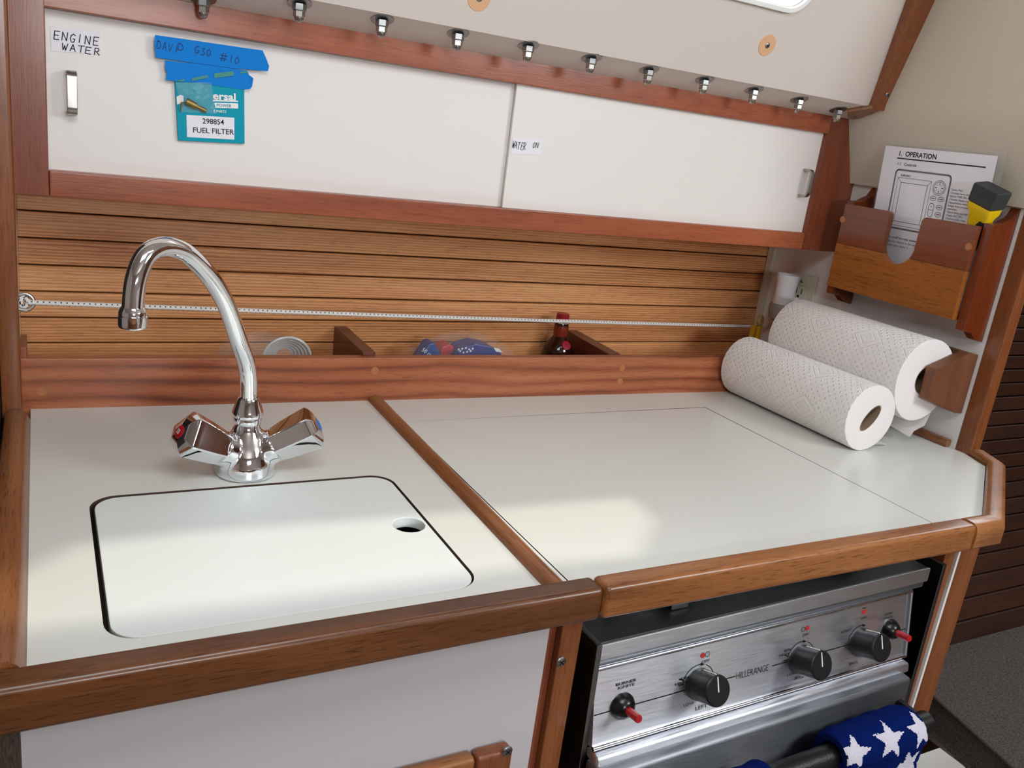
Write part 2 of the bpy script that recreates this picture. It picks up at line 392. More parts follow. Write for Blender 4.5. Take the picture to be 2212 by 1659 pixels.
# ================================================================== the setting
def plate(outer, holes, vec, bev=0.0):
    """flat sheet with holes, given thickness along vec"""
    tb = bmesh.new(); edges = []
    for lp in [outer] + holes:
        vs = [tb.verts.new(V(p)) for p in lp]
        edges += [tb.edges.new((vs[i], vs[(i + 1) % len(vs)])) for i in range(len(vs))]
    r = bmesh.ops.triangle_fill(tb, edges=edges, use_beauty=True)
    fs = [g for g in r['geom'] if isinstance(g, bmesh.types.BMFace)]
    bmesh.ops.dissolve_limit(tb, angle_limit=.01, verts=tb.verts, edges=[e for e in tb.edges if len(e.link_faces) == 2])
    e = bmesh.ops.extrude_face_region(tb, geom=list(tb.faces))
    bmesh.ops.translate(tb, vec=V(vec), verts=[g for g in e['geom'] if isinstance(g, bmesh.types.BMVert)])
    bmesh.ops.recalc_face_normals(tb, faces=tb.faces)
    if bev:
        bmesh.ops.bevel(tb, geom=[q for q in tb.edges if len(q.link_faces) == 2 and q.calc_face_angle(0) > 1.0], offset=bev, segments=2, profile=.5, affect='EDGES')
    m = MB(); m._add(tb); return m

XB = 1.287                       # the bulkhead at the forward end of the galley
hullY = lambda z: 1.2805 + 0.039 * (z - 1.1366)
struct('floor', MB().box((-1.6, -1.7, -.04), (3.4, 2.2, 0)), 'beige')
struct('wall_front_reflector', MB().box((1.0, -1.66, 0), (1.95, -.85, .95), .01), 'panel_white')  # unseen white box added so the stove steel has something bright to reflect
struct('wall_front_dark_box', MB().box((-1.5, -1.66, 0), (.99, -.95, .5), .01), 'teak')  # unseen dark box added to cut bounce onto the sink cabinet
# ceiling with an added slit, shaped back from the sun patch it throws
patch = [(-.05, .70), (.018, .7685), (.112, .7727), (.3257, .7596), (.615, .7452), (.60, .68), (.53, .618), (.44, .628), (.2065, .6354), (-.05, .641)]
k_ = (CEIL - .9) / SUN_DIR.z
slit = [(x + SUN_DIR.x * k_, y + SUN_DIR.y * k_, CEIL) for x, y in patch]
struct('ceiling', plate([(-1.6, -1.7, CEIL), (3.4, -1.7, CEIL), (3.4, .92, CEIL), (-1.6, .92, CEIL)], [slit], (0, 0, .004)), 'liner')
struct('wall_front', MB().box((-1.6, -1.72, 0), (3.4, -1.66, CEIL)), 'liner')
struct('wall_aft', MB().box((-1.62, -1.7, 0), (-1.56, 1.4, CEIL)), 'liner')
struct('wall_forward', MB().box((3.3, -1.7, 0), (3.36, 1.6, CEIL)), 'teak_z')

# hull planking behind the galley, and its run beyond the bulkhead with the shade painted in
def planks(x0, x1, prof, zs, gap=.0011):
    mb = MB()
    for i in range(len(zs) - 1):
        a, b = zs[i] + gap, zs[i + 1] - gap
        ya, yb = prof(a), prof(b)
        mb.prism([(x0, ya, a), (x0, ya + .012, a), (x0, yb + .012, b), (x0, yb, b)], (x1 - x0, 0, 0), bev=.0012, seg=1)
    for a, b in zip(zs, zs[1:]):
        mb.prism([(x0, prof(a) + .009, a), (x0, prof(a) + .02, a), (x0, prof(b) + .02, b), (x0, prof(b) + .009, b)], (x1 - x0, 0, 0), mi=1)
    return mb
struct('wall_back', planks(-.0276, XB, hullY, [.9112 + .0351 * k for k in range(-1, 12)]), ['plank', 'void'])
def hull2(z):
    pts = [(.0, .70), (.3, .96), (.45, 1.09), (.6, 1.18), (.8, 1.245), (1.0, 1.2755), (1.2, 1.283), (1.5, 1.29)]
    for (z0, y0), (z1, y1) in zip(pts, pts[1:]):
        if z <= z1: return y0 + (y1 - y0) * (z - z0) / (z1 - z0)
    return pts[-1][1]
struct('wall_back_saloon', planks(XB + .022, 3.3, hull2, [.9112 + .0351 * k for k in range(-21, 17)], gap=.0018), ['plank_shaded', 'void'])
struct('wall_left', MB().box((-.046, 1.13, .88), (-.0272, 1.285, 1.40)), 'panel_white')
struct('wall_left_quarter', MB().box((-1.5, 1.0, 0), (-.0466, 1.31, 1.9)).box((-.075, .62, 0), (-.062, 1.02, .86)), 'berth_shade')

# deck underside above the cabinet and the sloping cabin side with its portlight
dk0, dk1 = V((0, 1.113, 1.392)), V((0, 1.056, 1.4125))
dkn = V((0, (dk0 - dk1).z, -(dk0 - dk1).y)).normalized()
if dkn.z > 0: dkn = -dkn
struct('ceiling_side_deck', MB().prism([(-1.5, dk1.y, dk1.z), (-1.5, dk0.y, dk0.z), (-1.5, 1.31, 1.325), (-1.5, 1.31, 1.45), (-1.5, 1.056, 1.45)], (2.79, 0, 0)), 'liner')
cs = V((0, -.053, .17)).normalized(); csn = V((0, -cs.z, cs.y))     # up the cabin side; into the cabin
P_cs = lambda x, t, h=0: V((x, 1.056, 1.412)) + cs * t + csn * h
def rr(x0, x1, t0, t1, r): return [P_cs(p.x, p.y) for p in rounded_rect(x0, x1, t0, t1, r, 0)]
T0, T1, WX0, WX1 = .106, .235, .50, .998
cabin = plate([P_cs(-1.5, 0), P_cs(1.30, 0), P_cs(1.30, .52), P_cs(-1.5, .52)], [rr(WX0 + .008, WX1 - .008, T0 + .008, T1 - .008, .034)], -csn * .022)
struct('wall_cabin_side', cabin, 'liner')
win = bpy.data.objects.new('window_1', None); COL.objects.link(win); win.location = P_cs(.75, T0); win['kind'] = 'structure'
wf = plate([p + csn * .0005 for p in rr(WX0, WX1, T0, T1, .042)], [[p + csn * .0005 for p in rr(WX0 + .0075, WX1 - .0075, T0 + .0075, T1 - .0075, .035)]], csn * .007, bev=.002)
obj('window_frame', wf, 'white', win)
obj('pane', plate([p - csn * .016 for p in rr(WX0 + .009, WX1 - .009, T0 + .009, T1 - .009, .034)], [], -csn * .004), 'glass', win)

# the bulkhead: white laminate below, cream liner standing proud above
struct('wall_right', MB().box((XB, .792, 0), (XB + .02, 1.30, 1.42)), 'panel_white')
lb = [(1.2765, 1.2855), (1.2700, 1.31), (1.2368, 1.391), (1.231, 1.42), (1.226, 1.60), (1.205, 1.90)]
struct('wall_right_liner', MB().loft([[V((x, .74, z)), V((x, 1.30, z)), V((1.31, 1.30, z)), V((1.31, .74, z))] for x, z in lb]), 'cream', sharp=60)
struct('trim_1', MB().box((1.2795, 1.262, .9), (1.2868, 1.278, 1.17), .001), 'ivory')
# wooden edge post of the bulkhead and the cleat along its foot
struct('trim_2', MB().box((1.2868, .765, .874), (1.312, .792, 1.30), .003), 'teak_z')
struct('trim_3', MB().box((1.275, .80, .9004), (1.2868, 1.10, .913), .002), 'teak_y')
# trim up the cabin side against the bulkhead, with its foot plate
P_tr = lambda x, t, h: P_cs(x, t, h)
t4 = MB().prism([P_tr(1.212, .0, .016), P_tr(1.246, 0, .016), P_tr(1.228, .30, .016), P_tr(1.160, .30, .016)], -csn * .0158, bev=.001)
trim4 = struct('trim_4', t4, 'teak_z')
screw(trim4, at_plane(1917, 205, P_tr(0, 0, .016), csn), csn, .0045)
P_dk = dk0 + dkn * .007
pl = [at_plane(x, y, P_dk, dkn) for x, y in ((1831, 243), (1888, 234), (1921, 244), (1919, 248.5), (1841, 259), (1832, 255))]
trim5 = struct('trim_5', MB().prism(pl, -dkn * .0068, bev=.0015), 'teak_y')
for sx, sy in ((1848, 251), (1886, 247)): screw(trim5, at_plane(sx, sy, P_dk, dkn), dkn, .004)
# posts under the counter's forward end
struct('trim_6', MB().box((1.0215, .600, 0), (1.0425, .64, .874), .0015), 'teak_z')
struct('trim_7', MB().box((1.0428, .5965, 0), (1.0472, 1.2, .874)), 'white')
t8 = struct('trim_8', MB().box((1.0476, .602, 0), (1.098, .65, .874), .002).prism([(1.099, .612, 0), (1.122, .628, 0), (1.116, .642, 0), (1.099, .634, 0)], (0, 0, .872), .0015), 'teak_z')
screw(t8, at_y(2097, 1200, .6255), (.5, -.86, 0), .004)

# settee forward of the galley
struct('wall_settee_base', MB().box((1.56, -.9, 0), (3.2, .69, .235)).box((1.6, -.9, .2), (3.2, .88, .255)), 'beige')
cu = thing('settee_cushion', 'grey brown woven settee cushion below the dark planking, beyond the oven', 'cushion', (2.0, .4, .255))
cp = [at_z(2021, 1506, .335), at_z(2140, 1612, .335)]
d_ = (cp[1] - cp[0]); c3 = cp[0] + d_ * 5.0
xl = lambda y: cp[0].x + (y - cp[0].y) * (c3.x - cp[0].x) / (c3.y - cp[0].y)
sec_ = [(c3.y, .257), (.905, .257), (.968, .322), (.960, .334), (.90, .3355), (c3.y, .3355)]
def cring(dx, sh): return [V((xl(y) + dx, y, .296 + (z - .296) * sh)) for y, z in sec_]
obj('cover', MB().loft([cring(.010, .72), cring(.003, .9), cring(0, .97), cring(.006, 1.0), [V((3.1, y, z)) for y, z in sec_]]), 'cushion', cu, sharp=60)
pip = [V((cp[0].x, cp[0].y, .3345)) + d_ * t - V((.0015, 0, 0)) for t in (0.0, 1.2, 2.5, 5)]
obj('piping', MB().tube(pip, .0035, 8), 'carpet', cu)
struct('wall_left_carpet', MB().box((-.06, .60, 0), (-.0235, .66, .868)), 'carpet')

# ================================================================== counter
ZC = .90
ct = thing('countertop', 'white laminate galley counter with varnished teak fiddle rails', 'countertop', (.6, .85, .88))
fy = lambda x: 1.1371 - .029 * x
outer = [(-.0168, .586), (.4295, .586), (.4295, 1.0335), (.9672, 1.0335), (.9672, .586), (1.052, .586), (1.2655, .7235), (1.2868, .775), (1.2868, fy(1.287)), (-.0168, fy(-.0168))]
BX0, BX1, BY0, BY1 = .0342, .3475, .609, .8675
hole = [p for p in rounded_rect(BX0, BX1, BY0, BY1, .026, ZC)]
def edge_faces(mb):
    for f in mb.bm.faces:
        if abs(f.normal.z) < .5: f.material_index = 1
    return mb
obj('worktop', edge_faces(plate([(x, y, ZC) for x, y in outer], [hole], (0, 0, -.018))), ['laminate', 'laminate_edge'], ct)
def rail(x0, x1, y0=.558, y1=.5845, z0=.8755, z1=.9105): return MB().box((x0, y0, z0), (x1, y1, z1), .006, seg=4)
def tapered(x0, za, x1, zb):
    m = rail(x0, x1)
    for v in m.bm.verts:
        if v.co.z < .89: v.co.z += (za + (zb - za) * (v.co.x - x0) / (x1 - x0)) - .8755
    return m
fr = obj('front_rail', tapered(-.075, .8715, .4472, .8762), 'teak_shaded', ct)
for px in ((717, 1432), (166, 1538), (1172, 1343)):
    c = at_y(*px, .558); obj('plug', MB().lathe([(.0058, -.002), (.0058, .0002)], c, (0, -1, 0), 20), 'teak_shaded', fr)
lr = MB().loft([[V((-.0450, y, .876)), V((-.0450, y, .904)), V((-.0425, y, .9115)), V((-.036, y, .9145)), V((-.0265, y, .9135)), V((-.0215, y, .9095)), V((-.0165, y, .9002)), V((-.0165, y, .876))] for y in (.584, .7, .9, 1.06, 1.098)])
obj('side_rail', lr, 'teak_y', ct)
obj('side_rail_nosing', MB().loft([[V((-.0450 + i * .0012, 1.098 + i * .006, .876)), V((-.0450 + i * .0012, 1.098 + i * .006, .912 - i * .004)), V((-.0165 - i * .0005, 1.098 + i * .006, .9005 - i * .003)), V((-.0165 - i * .0005, 1.098 + i * .006, .876))] for i in range(3)]), 'teak_y', ct)
# end rail: out from the front corner, on the slant to the bulkhead post
inner = [V((1.0015, .5845, 0)), V((1.050, .5845, 0)), V((1.2655, .7220, 0)), V((1.2875, .766, 0))]
rings = []
for i, p in enumerate(inner):
    a = (inner[min(i + 1, 3)] - p) if i < 3 else (p - inner[i - 1]); b = (p - inner[i - 1]) if i else a
    n = (a.normalized() + b.normalized()).normalized(); o_ = V((n.y, -n.x, 0)); sc = 1 / max(.3, abs(o_.dot(V((a.normalized().y, -a.normalized().x, 0)))))
    q = lambda d, z: V((p.x + o_.x * d * sc, p.y + o_.y * d * sc, z))
    rings.append([q(0, .8755), q(0, .906), q(.003, .9098), q(.008, .9112), q(.019, .9108), q(.0245, .907), q(.0265, .900), q(.0265, .880), q(.022, .8755)])
obj('end_rail', MB().loft(rings), 'teak', ct, sharp=50)
def half_round(a, b, wd, h):
    a, b = V(a), V(b); d = (b - a).normalized(); s_ = V((-d.y, d.x, 0)); R = []
    for p in (a, b):
        R.append([p + s_ * wd * math.cos(t) + V((0, 0, h * math.sin(t))) for t in [math.pi * k / 8 for k in range(9)]])
    return MB().loft(R)
obj('divider_strip', half_round((.4205, fy(.42) - .001, ZC), (.4115, .583, ZC), .0105, .0085), 'teak_y', ct)

lid = thing('stove_cover', 'white lift-off counter panel with teak front rail above the stove', 'countertop panel', (.7, .8, .88))
obj('panel', edge_faces(plate([(.431, .586, ZC), (.9662, .586, ZC), (.9652, 1.0316, ZC), (.431, 1.0333, ZC)], [], (0, 0, -.018))), ['laminate', 'laminate_edge'], lid)
lf = obj('front_rail', rail(.4488, 1.0006), 'teak', lid)
for px in ((1336, 1310), (1738, 1236), (2050, 1180)):
    c = at_y(*px, .558); obj('plug', MB().lathe([(.0058, -.002), (.0058, .0002)], c, (0, -1, 0), 20), 'teak', lf)

# sink under its board
sk = thing('sink', 'steel sink basin seen dark through the hole of the white board', 'sink', (.19, .74, .74))
sr = [rounded_rect(BX0 - .006, BX1 + .006, BY0 - .006, BY1 + .006, .03, .8815), rounded_rect(BX0 + .006, BX1 - .006, BY0 + .006, BY1 - .006, .024, .8815), rounded_rect(BX0 + .012, BX1 - .012, BY0 + .012, BY1 - .012, .03, .87), rounded_rect(BX0 + .02, BX1 - .02, BY0 + .02, BY1 - .02, .04, .76), rounded_rect(BX0 + .05, BX1 - .05, BY0 + .05, BY1 - .05, .03, .75)]
bs = MB().loft(sr, caps=False); bs.poly([p for p in sr[-1]])
obj('basin', bs, 'sink_steel', sk)
hc = V((.3255, .741, 0))
bd = rounded_rect(BX0 + .0042, BX1 - .0022, BY0 + .0014, BY1 - .0026, .024, .8996)
brd = plate(bd, [[V((hc.x + .0165 * math.cos(2 * math.pi * k / 32), hc.y + .0165 * math.sin(2 * math.pi * k / 32), .8996)) for k in range(32)]], (0, 0, -.0120), bev=.0016)
tag(obj('cutting_board', brd, 'hdpe'), 'white cutting board with finger hole lying in the sink opening', 'cutting board')

# ================================================================== base cabinet below the sink
bc = thing('base_cabinet', 'white galley cabinet under the sink with teak corner post', 'cabinet', (.2, .62, 0))
obj('front_panel', MB().box((-.022, .6, 0), (.4215, .612, .874)), 'cabinet_shaded', bc)
obj('corner_post', MB().box((.4345, .597, 0), (.4585, .64, .874), .002), 'teak_z', bc)
obj('post_moulding', MB().box((.4212, .606, 0), (.4343, .63, .874), .001), 'frame_v', bc)
obj('side_panel', MB().box((.4525, .641, 0), (.4585, 1.25, .874)), 'frame_v', bc)
screw(bc, at_y(1212, 1430, .597), (0, -1, 0), .0055)
ld = obj('locker_door', MB().box((.03, .5955, .28), (.395, .5998, .70)), 'plank', bc)
tr0, tr1 = at_y(1117, 1577, .582), at_y(1040, 1592, .582)
zt = .7285
obj('door_rail', MB().box((.02, .583, zt - .045), (tr1.x - .0008, .5999, zt), .005, seg=3), 'teak', ld)
obj('door_stile', MB().box((tr1.x, .583, .25), (tr0.x + .001, .5999, zt), .005, seg=3), 'teak_z', ld)
obj('door_stile', MB().box((.0, .583, .25), (.0195, .5999, zt), .005, seg=3), 'teak_z', ld)
screw(ld, at_y(1096, 1623, .583), (0, -1, 0), .0055)

# ================================================================== upper cabinet with sliding doors
CY = 1.113
ub = thing('wall_cabinet', 'long mahogany framed upper cabinet with two white sliding doors', 'cabinet', (.6, 1.12, 1.16))
obj('top_rail', MB().box((-.06, CY, 1.362), (1.232, CY + .014, 1.3925), .0012), 'frame', ub)
br = obj('bottom_rail', MB().box((.0092, CY, 1.162), (1.1948, CY + .03, 1.1912), .002), 'frame', ub)
obj('left_stile', MB().box((-.0262, CY - .0006, 1.162), (.009, CY + .012, 1.3915), .0015), 'frame_v', ub)
obj('right_stile', MB().prism([(1.195, CY - .0004, 1.1615), (XB - .0005, CY - .0004, 1.1615), (XB - .0005, CY - .0004, 1.286), (1.2755, CY - .0004, 1.288), (1.2375, CY - .0004, 1.3915), (1.195, CY - .0004, 1.3915)], (0, .012, 0), .001), 'frame_v', ub)
obj('bottom_panel', MB().box((-.026, CY + .0302, 1.164), (XB - .001, 1.272, 1.172)), 'plank', ub)
DL, DR = CY + .018, CY + .0095
def handle(parent, x, z0, z1, yf, wd=.0105, out=.021):
    t = .0042; P = []
    def arc(cy, cz, r, a0, a1): return [(cy + r * math.cos(math.radians(a0 + (a1 - a0) * k / 6)), cz + r * math.sin(math.radians(a0 + (a1 - a0) * k / 6))) for k in range(7)]
    yo = yf - out; r = .009; ri = r - t
    P = [(yf, z1)] + arc(yo + r, z1 - r, r, 90, 180) + arc(yo + r, z0 + r, r, 180, 270) + [(yf, z0), (yf, z0 + t)] + arc(yo + r, z0 + r, ri, 270, 180) + arc(yo + r, z1 - r, ri, 180, 90) + [(yf, z1 - t)]
    return obj('handle', MB().prism([(x - wd / 2, y, z) for y, z in P], (wd, 0, 0), .0008, seg=2), 'satin', parent, label='satin metal pull handle')
dl = obj('left_sliding_door', MB().box((-.004, DL, 1.186), (.60, DL + .005, 1.368)), 'door_white', ub)
a, b = at_y(155, 152, DL - .02), at_y(156, 250, DL - .02)
handle(dl, a.x, b.z, a.z, DL)
dr = obj('right_sliding_door', MB().box((.5888, DR, 1.186), (1.206, DR + .005, 1.368), .0006), 'door_white', ub)
a, b = at_y(1754, 366, DR - .02), at_y(1748, 428, DR - .02)
handle(dr, (a.x + b.x) / 2, b.z, a.z, DR, .0085)

# bolts through the deck edge: washer, nut and cap nut each
for i in range(11):
    x = .1669 + .1006 * i + .0012 * max(0, i - 6)
    y = (1.0995, 1.0687, 1.0704, 1.0697, 1.067, 1.0689, 1.0713, 1.0701, 1.0727, 1.0767, 1.0864)[i]
    z = dk0.z + (dk0.y - y) * (dk1.z - dk0.z) / (dk0.y - dk1.y)
    if i == 0:
        b0 = thing('deck_bolt', '', 'bolt', (x, y, z), 'cap-nut bolts under the deck edge')
        o = V((x, y, z)); dn = V((0, 0, -1))
        obj('washer', MB().lathe([(.0, -.0004), (.0142, -.0004), (.0142, .0012), (.0, .0012)], o, dkn, 28), 'zinc', b0)
        obj('nut', MB().lathe([(.0076, .001), (.0080, .002), (.0080, .0075), (.0074, .0085)], o, dn, 6), 'zinc', b0, sharp=20)
        cap = MB().lathe([(.0064, .0085), (.0068, .009), (.0068, .0145), (.0064, .0152)], o, dn, 6)
        cap.lathe([(.0056, .0150), (.0055, .0168), (.0046, .0192), (.0028, .0208), (.0005, .0214)], o, dn, 20)
        obj('cap_nut', cap, 'satin', b0, sharp=25)
        bolt = b0
    else:
        bolt = b0.copy(); COL.objects.link(bolt); bolt.location = (x, y, z)
        for ch in b0.children:
            c = ch.copy(); COL.objects.link(c); c.parent = bolt
    ords = ['first', 'second', 'third', 'fourth', 'fifth', 'sixth', 'seventh', 'eighth', 'ninth', 'tenth', 'eleventh']
    bolt['label'] = ['cut-off cap-nut bolt at the picture top, nearest the left end of the row',
        'steel cap-nut bolt above the blue tape, second from the left of the row'][i] if i < 2 else (
        'steel cap-nut bolt touching the wooden foot plate at the right end of the row' if i == 10 else 'steel cap-nut bolt hanging under the deck edge, %s from the left of the row' % ords[i])

# screw covers on the cabin side
for (px, py), lab, sc in (((1035, 0), 'peach filler spot cut off by the top edge, above the sliding doors', 0), ((1657, 98), 'round peach filler spot with a screw, below the portlight', 1)):
    c = at_plane(px, py - (4 if not sc else 0), P_cs(0, 0), csn)
    t = thing('screw_cover', lab, 'screw cover', c)
    obj('filler_disc', MB().lathe([(.0, .0), (.0155, .0), (.0150, .0008), (0, .0009)], c, csn, 32), 'peach', t)
    screw(t, c + csn * .0008, csn, .0042)

# ================================================================== shelf bin behind the counter
sb = thing('shelf_bin', 'teak fiddled shelf bin along the planking with two divider boards', 'shelf', (.6, 1.2, .905))
x0, x1 = -.0265, XB - .0004; zt = .9645; th = (at_z(800, 762, zt) - at_z(800, 772, zt)).y
fb = obj('fiddle_board', MB().prism([(x0, fy(x0), .885), (x1, fy(x1), .885), (x1, fy(x1) + .016, .885), (x0, fy(x0) + .016, .885)], (0, 0, zt - .885), .0015), 'fiddle', sb)
for px in ((810, 801), (1344, 795), (1339, 824), (90, 846)):
    c = at_y(*px, 1.11); c = at_plane(px[0], px[1], (0, fy(0), 0), (.029, 1, 0))
    obj('plug', MB().lathe([(.0056, -.002), (.0056, .0002)], c, (-.029, -1, 0), 20), 'plug', fb)
obj('bottom', MB().box((x0, 1.14, .905), (x1, 1.268, .912)), 'plank', sb)
obj('end_cheek', MB().box((-.0262, 1.14, .9122), (-.019, 1.2, .978), .001), 'frame_v', sb)
for (ax, ay), (bx, by), (wx, wy) in (((722, 704), (784, 761), (748, 705)), ((1231, 713), (1307, 765), (1254, 715))):
    yb, yf_ = hullY(1.0) - .001, 1.1325
    b = at_y(ax, ay, yb); f = at_y(bx, by, yf_); w_ = at_y(wx, wy, yb).x - b.x
    xx = (b.x + f.x) / 2
    obj('divider_board', MB().prism([(xx, yf_, .9122), (xx, yb, .9122), (xx, yb, b.z), (xx, yb - .012, b.z), (xx, yf_, f.z)], (w_, 0, 0), .001), 'divider', sb)
# post at the aft end
struct('trim_9', MB().box((-.0465, 1.0995, .876), (-.0250, 1.1295, 1.75), .004), 'teak_z')

# bottle
bt0 = at_y(1217, 677, 1.238); bl = thing('bottle', 'small amber liquor bottle with dark red cap standing in the shelf bin', 'bottle', (bt0.x, 1.238, .912))
bx, by, zt_ = bt0.x, 1.238, bt0.z
O = V((bx, by, 0))
obj('glass', MB().lathe([(.0, .913), (.025, .913), (.028, .918), (.028, .936), (.0265, .945), (.0215, .955), (.0150, .963), (.0118, min(.969, zt_ - .040)), (.0122, zt_ - .034), (.0128, zt_ - .028), (.0118, zt_ - .018), (.0100, zt_ - .013), (.0, zt_ - .013)], O, seg=28), 'bottle_glass', bl)
obj('cap', MB().lathe([(.0105, zt_ - .0145), (.0115, zt_ - .0135), (.0115, zt_ - .0075), (.0108, zt_ - .007), (.0112, zt_ - .006), (.0112, zt_ - .0012), (.0102, zt_), (.0, zt_)], O, seg=28), 'cap_red', bl)
obj('neck_band', MB().lathe([(.0116, zt_ - .0200), (.0119, zt_ - .0195), (.0110, zt_ - .0152), (.0104, zt_ - .0150)], O, seg=28), 'ivory', bl)
obj('neck_label', MB().lathe([(.0121, zt_ - .040), (.0133, zt_ - .028), (.0125, zt_ - .021)], O, seg=28, caps=False), 'amber', bl)
obj('seal', MB().lathe([(.0085, -.001), (.0085, .0015), (.0065, .002), (0, .002)], (bx + .002, by - .0205, .9555), (0.05, -1, .75), 24), 'cap_red', bl)
# packets in clear film between the dividers
def packet(name, lab, cat, pts, Y, th, mat, mats=None, text=None):
    P = [at_y(x, y, Y) for x, y in pts]; P = [V((p.x, p.y, max(p.z, .9135))) for p in P]
    c = sum((V(p) for p in P), V()) / len(P)
    t = thing(name, lab, cat, (c.x, Y, .9135))
    obj('wrapper', MB().prism(P, (0, th, 0), .004, seg=2), mat, t); return t, c
pk, c = packet('napkin_packet', 'dark blue paper packet with white print lying in the shelf bin', 'packet', ((905, 775), (928, 742), (940, 740), (958, 775), (962, 800), (900, 800)), 1.19, .03, 'blue_pack')
f_ = frame_of(at_y(912, 752, 1.1898), V((.84, 0, -.55)).normalized(), V((.55, 0, .84)).normalized())
obj('lettering', MB().text('50 ring', f_, .001, -.004, .009, lift=.0006), 'white', pk)
pk, c = packet('red_packet', 'red packet between the blue packets in the shelf bin', 'packet', ((948, 775), (955, 750), (972, 742), (985, 752), (988, 776), (985, 800), (948, 800)), 1.21, .03, 'red_pack')
pk, c = packet('starred_packet', 'navy starred packet in clear film in the shelf bin', 'packet', ((984, 775), (996, 752), (1028, 742), (1062, 748), (1085, 764), (1090, 800), (980, 800)), 1.19, .04, 'navy_pack')
def star_pts(cx, cy, r, rot=0.0, k=.4): return [(cx + (r if i % 2 == 0 else r * k) * math.sin(rot + math.pi * i / 5), cy + (r if i % 2 == 0 else r * k) * math.cos(rot + math.pi * i / 5)) for i in range(10)]
st = MB(); f_ = frame_of(at_y(985, 760, 1.1895), (1, 0, 0), (0, 0, 1))
for i in range(9): st.poly([f_(a, b, .0004) for a, b in star_pts(.004 + .0062 * (i % 5) + (.003 if i > 4 else 0), .004 - .0052 * (i // 5) + .0012 * (i % 3), .0026, i)])
obj('star_print', st, 'white', pk); obj('price_label', MB().poly([at_y(x, y, 1.1890) for x, y in ((1066, 751), (1078, 753), (1086, 761), (1072, 760))]), 'paper', pk)
def film_bag(name, lab, x0, x1, z1, Y, dep, seed):
    rnd = random.Random(seed); R = []
    nx = 22
    for j in range(6):
        r = []
        for i in range(nx):
            s_ = i / (nx - 1); env = math.sin(math.pi * min(1, max(0, s_))) ** .4
            r.append(V((x0 + (x1 - x0) * s_, Y + dep * j / 5 - .004 * math.sin(s_ * 9) * math.sin(math.pi * j / 5), .9145 + (z1 - .9145) * env * math.sin(math.pi * (j + .05) / 5.1) ** .45 * (1 + rnd.uniform(-.06, .04)))))
        R.append(r)
    return tag(obj(name, MB().loft(R, closed=False), 'film', sharp=180), lab, 'plastic bag')
a, b = at_y(880, 765, 1.17).x, at_y(1140, 765, 1.17).x
film_bag('clear_packet_film', 'clear plastic film bag over the blue and red packets', a, b, .984, 1.156, .098, 3)
a, b = at_y(452, 765, 1.18).x, at_y(672, 765, 1.18).x
film_bag('clear_bag', 'clear plastic bag around the coiled hose, behind the faucet spout', a, b, .984, 1.160, .085, 5)
cc = at_y(618, 775, 1.19)
coil = MB()
for k in range(6):
    R_ = .034 - .0042 * k; coil.tube([V((cc.x + R_ * math.cos(t), 1.185 + .004 * k, .9395 + R_ * math.sin(t) * .93 - .0)) for t in [2 * math.pi * q / 40 for q in range(41)]], .0022, 8)
coil.bm.verts.ensure_lookup_table()
low = min(v.co.z for v in coil.bm.verts)
bmesh.ops.translate(coil.bm, vec=(0, 0, max(0, .9128 - low)), verts=coil.bm.verts)
tag(obj('coiled_hose', coil, 'hose'), 'thin grey hose coiled inside the clear bag in the shelf bin', 'hose')

# bungee cord, its eye, clip and the yellow handled tool
L_, R_ = at_x(62, 653, -.017), at_x(1660, 706, 1.279)
L_ = at_y(60, 653, 1.165); R_ = at_y(1632, 705, 1.235); dv = R_ - L_; R_ = R_ + dv * .03
eye = thing('eye_screw', 'steel ring eye on the left post holding the bungee cord', 'eye screw', (L_.x - .004, 1.165, L_.z))
rg = MB().tube([V((L_.x - .004 + .0105 * math.cos(t), 1.165 + .003 * math.sin(t), L_.z + .0095 * math.sin(t))) for t in [2 * math.pi * q / 32 for q in range(33)]], .0022, 10)
obj('ring', rg, 'satin', eye)
obj('shank', MB().tube([V((-.0272, 1.165, L_.z)), V((L_.x - .0135, 1.165, L_.z))], .0024, 10), 'satin', eye)
n_ = 820
pts = [L_ + (R_ - L_) * (i / n_) + V((0, 0, -.0022 * math.sin(math.pi * i / n_))) for i in range(n_ + 1)]
def fleck(i, j): return 1 if ((j % 6 == 0 and i % 4 == 0) or (j % 6 == 3 and i % 4 == 2)) else 0
cd = thing('bungee_cord', 'white bungee cord with black flecks stretched along the planking', 'cord', L_)
obj('braid', MB().tube(pts, .0031, 12, mif=fleck), ['cord_white', 'cord_black'], cd, sharp=80)
kn = [L_ + V((.004 * math.cos(t) - .004, .003 * math.sin(t * 1.3), .0055 * math.sin(t))) for t in [k * .5 for k in range(14)]]
obj('knot', MB().tube(kn, .0028, 10, mif=lambda i, j: 1 if (i + j) % 4 == 0 else 0), ['cord_white', 'cord_black'], cd)
cl0 = pts[n_ - 22]
cl = thing('cord_clip', 'small white plastic clip hanging on the right end of the cord', 'clip', cl0)
cm = MB().lathe([(.0034, -.006), (.0046, -.006), (.0046, .006), (.0034, .006)], cl0, (1, 0, .05), 20)
f_ = frame_of(cl0, V((.35, 0, -.93)).normalized(), V((.93, 0, .35)).normalized())
ring_o = [f_(.018 + .0045 * math.sin(t), .0045 * math.cos(t)) for t in [math.pi * k / 10 for k in range(11)]]
cm2 = plate([f_(.003, .0045)] + ring_o + [f_(.003, -.0045)], [[f_(.018 + .0016 * math.cos(t), .0016 * math.sin(t)) for t in [2 * math.pi * k / 12 for k in range(12)]]], (0, -.0025, 0))
me = bpy.data.meshes.new('t'); cm2.bm.to_mesh(me); cm.bm.from_mesh(me)
obj('clip_body', cm, 'white_plastic', cl)
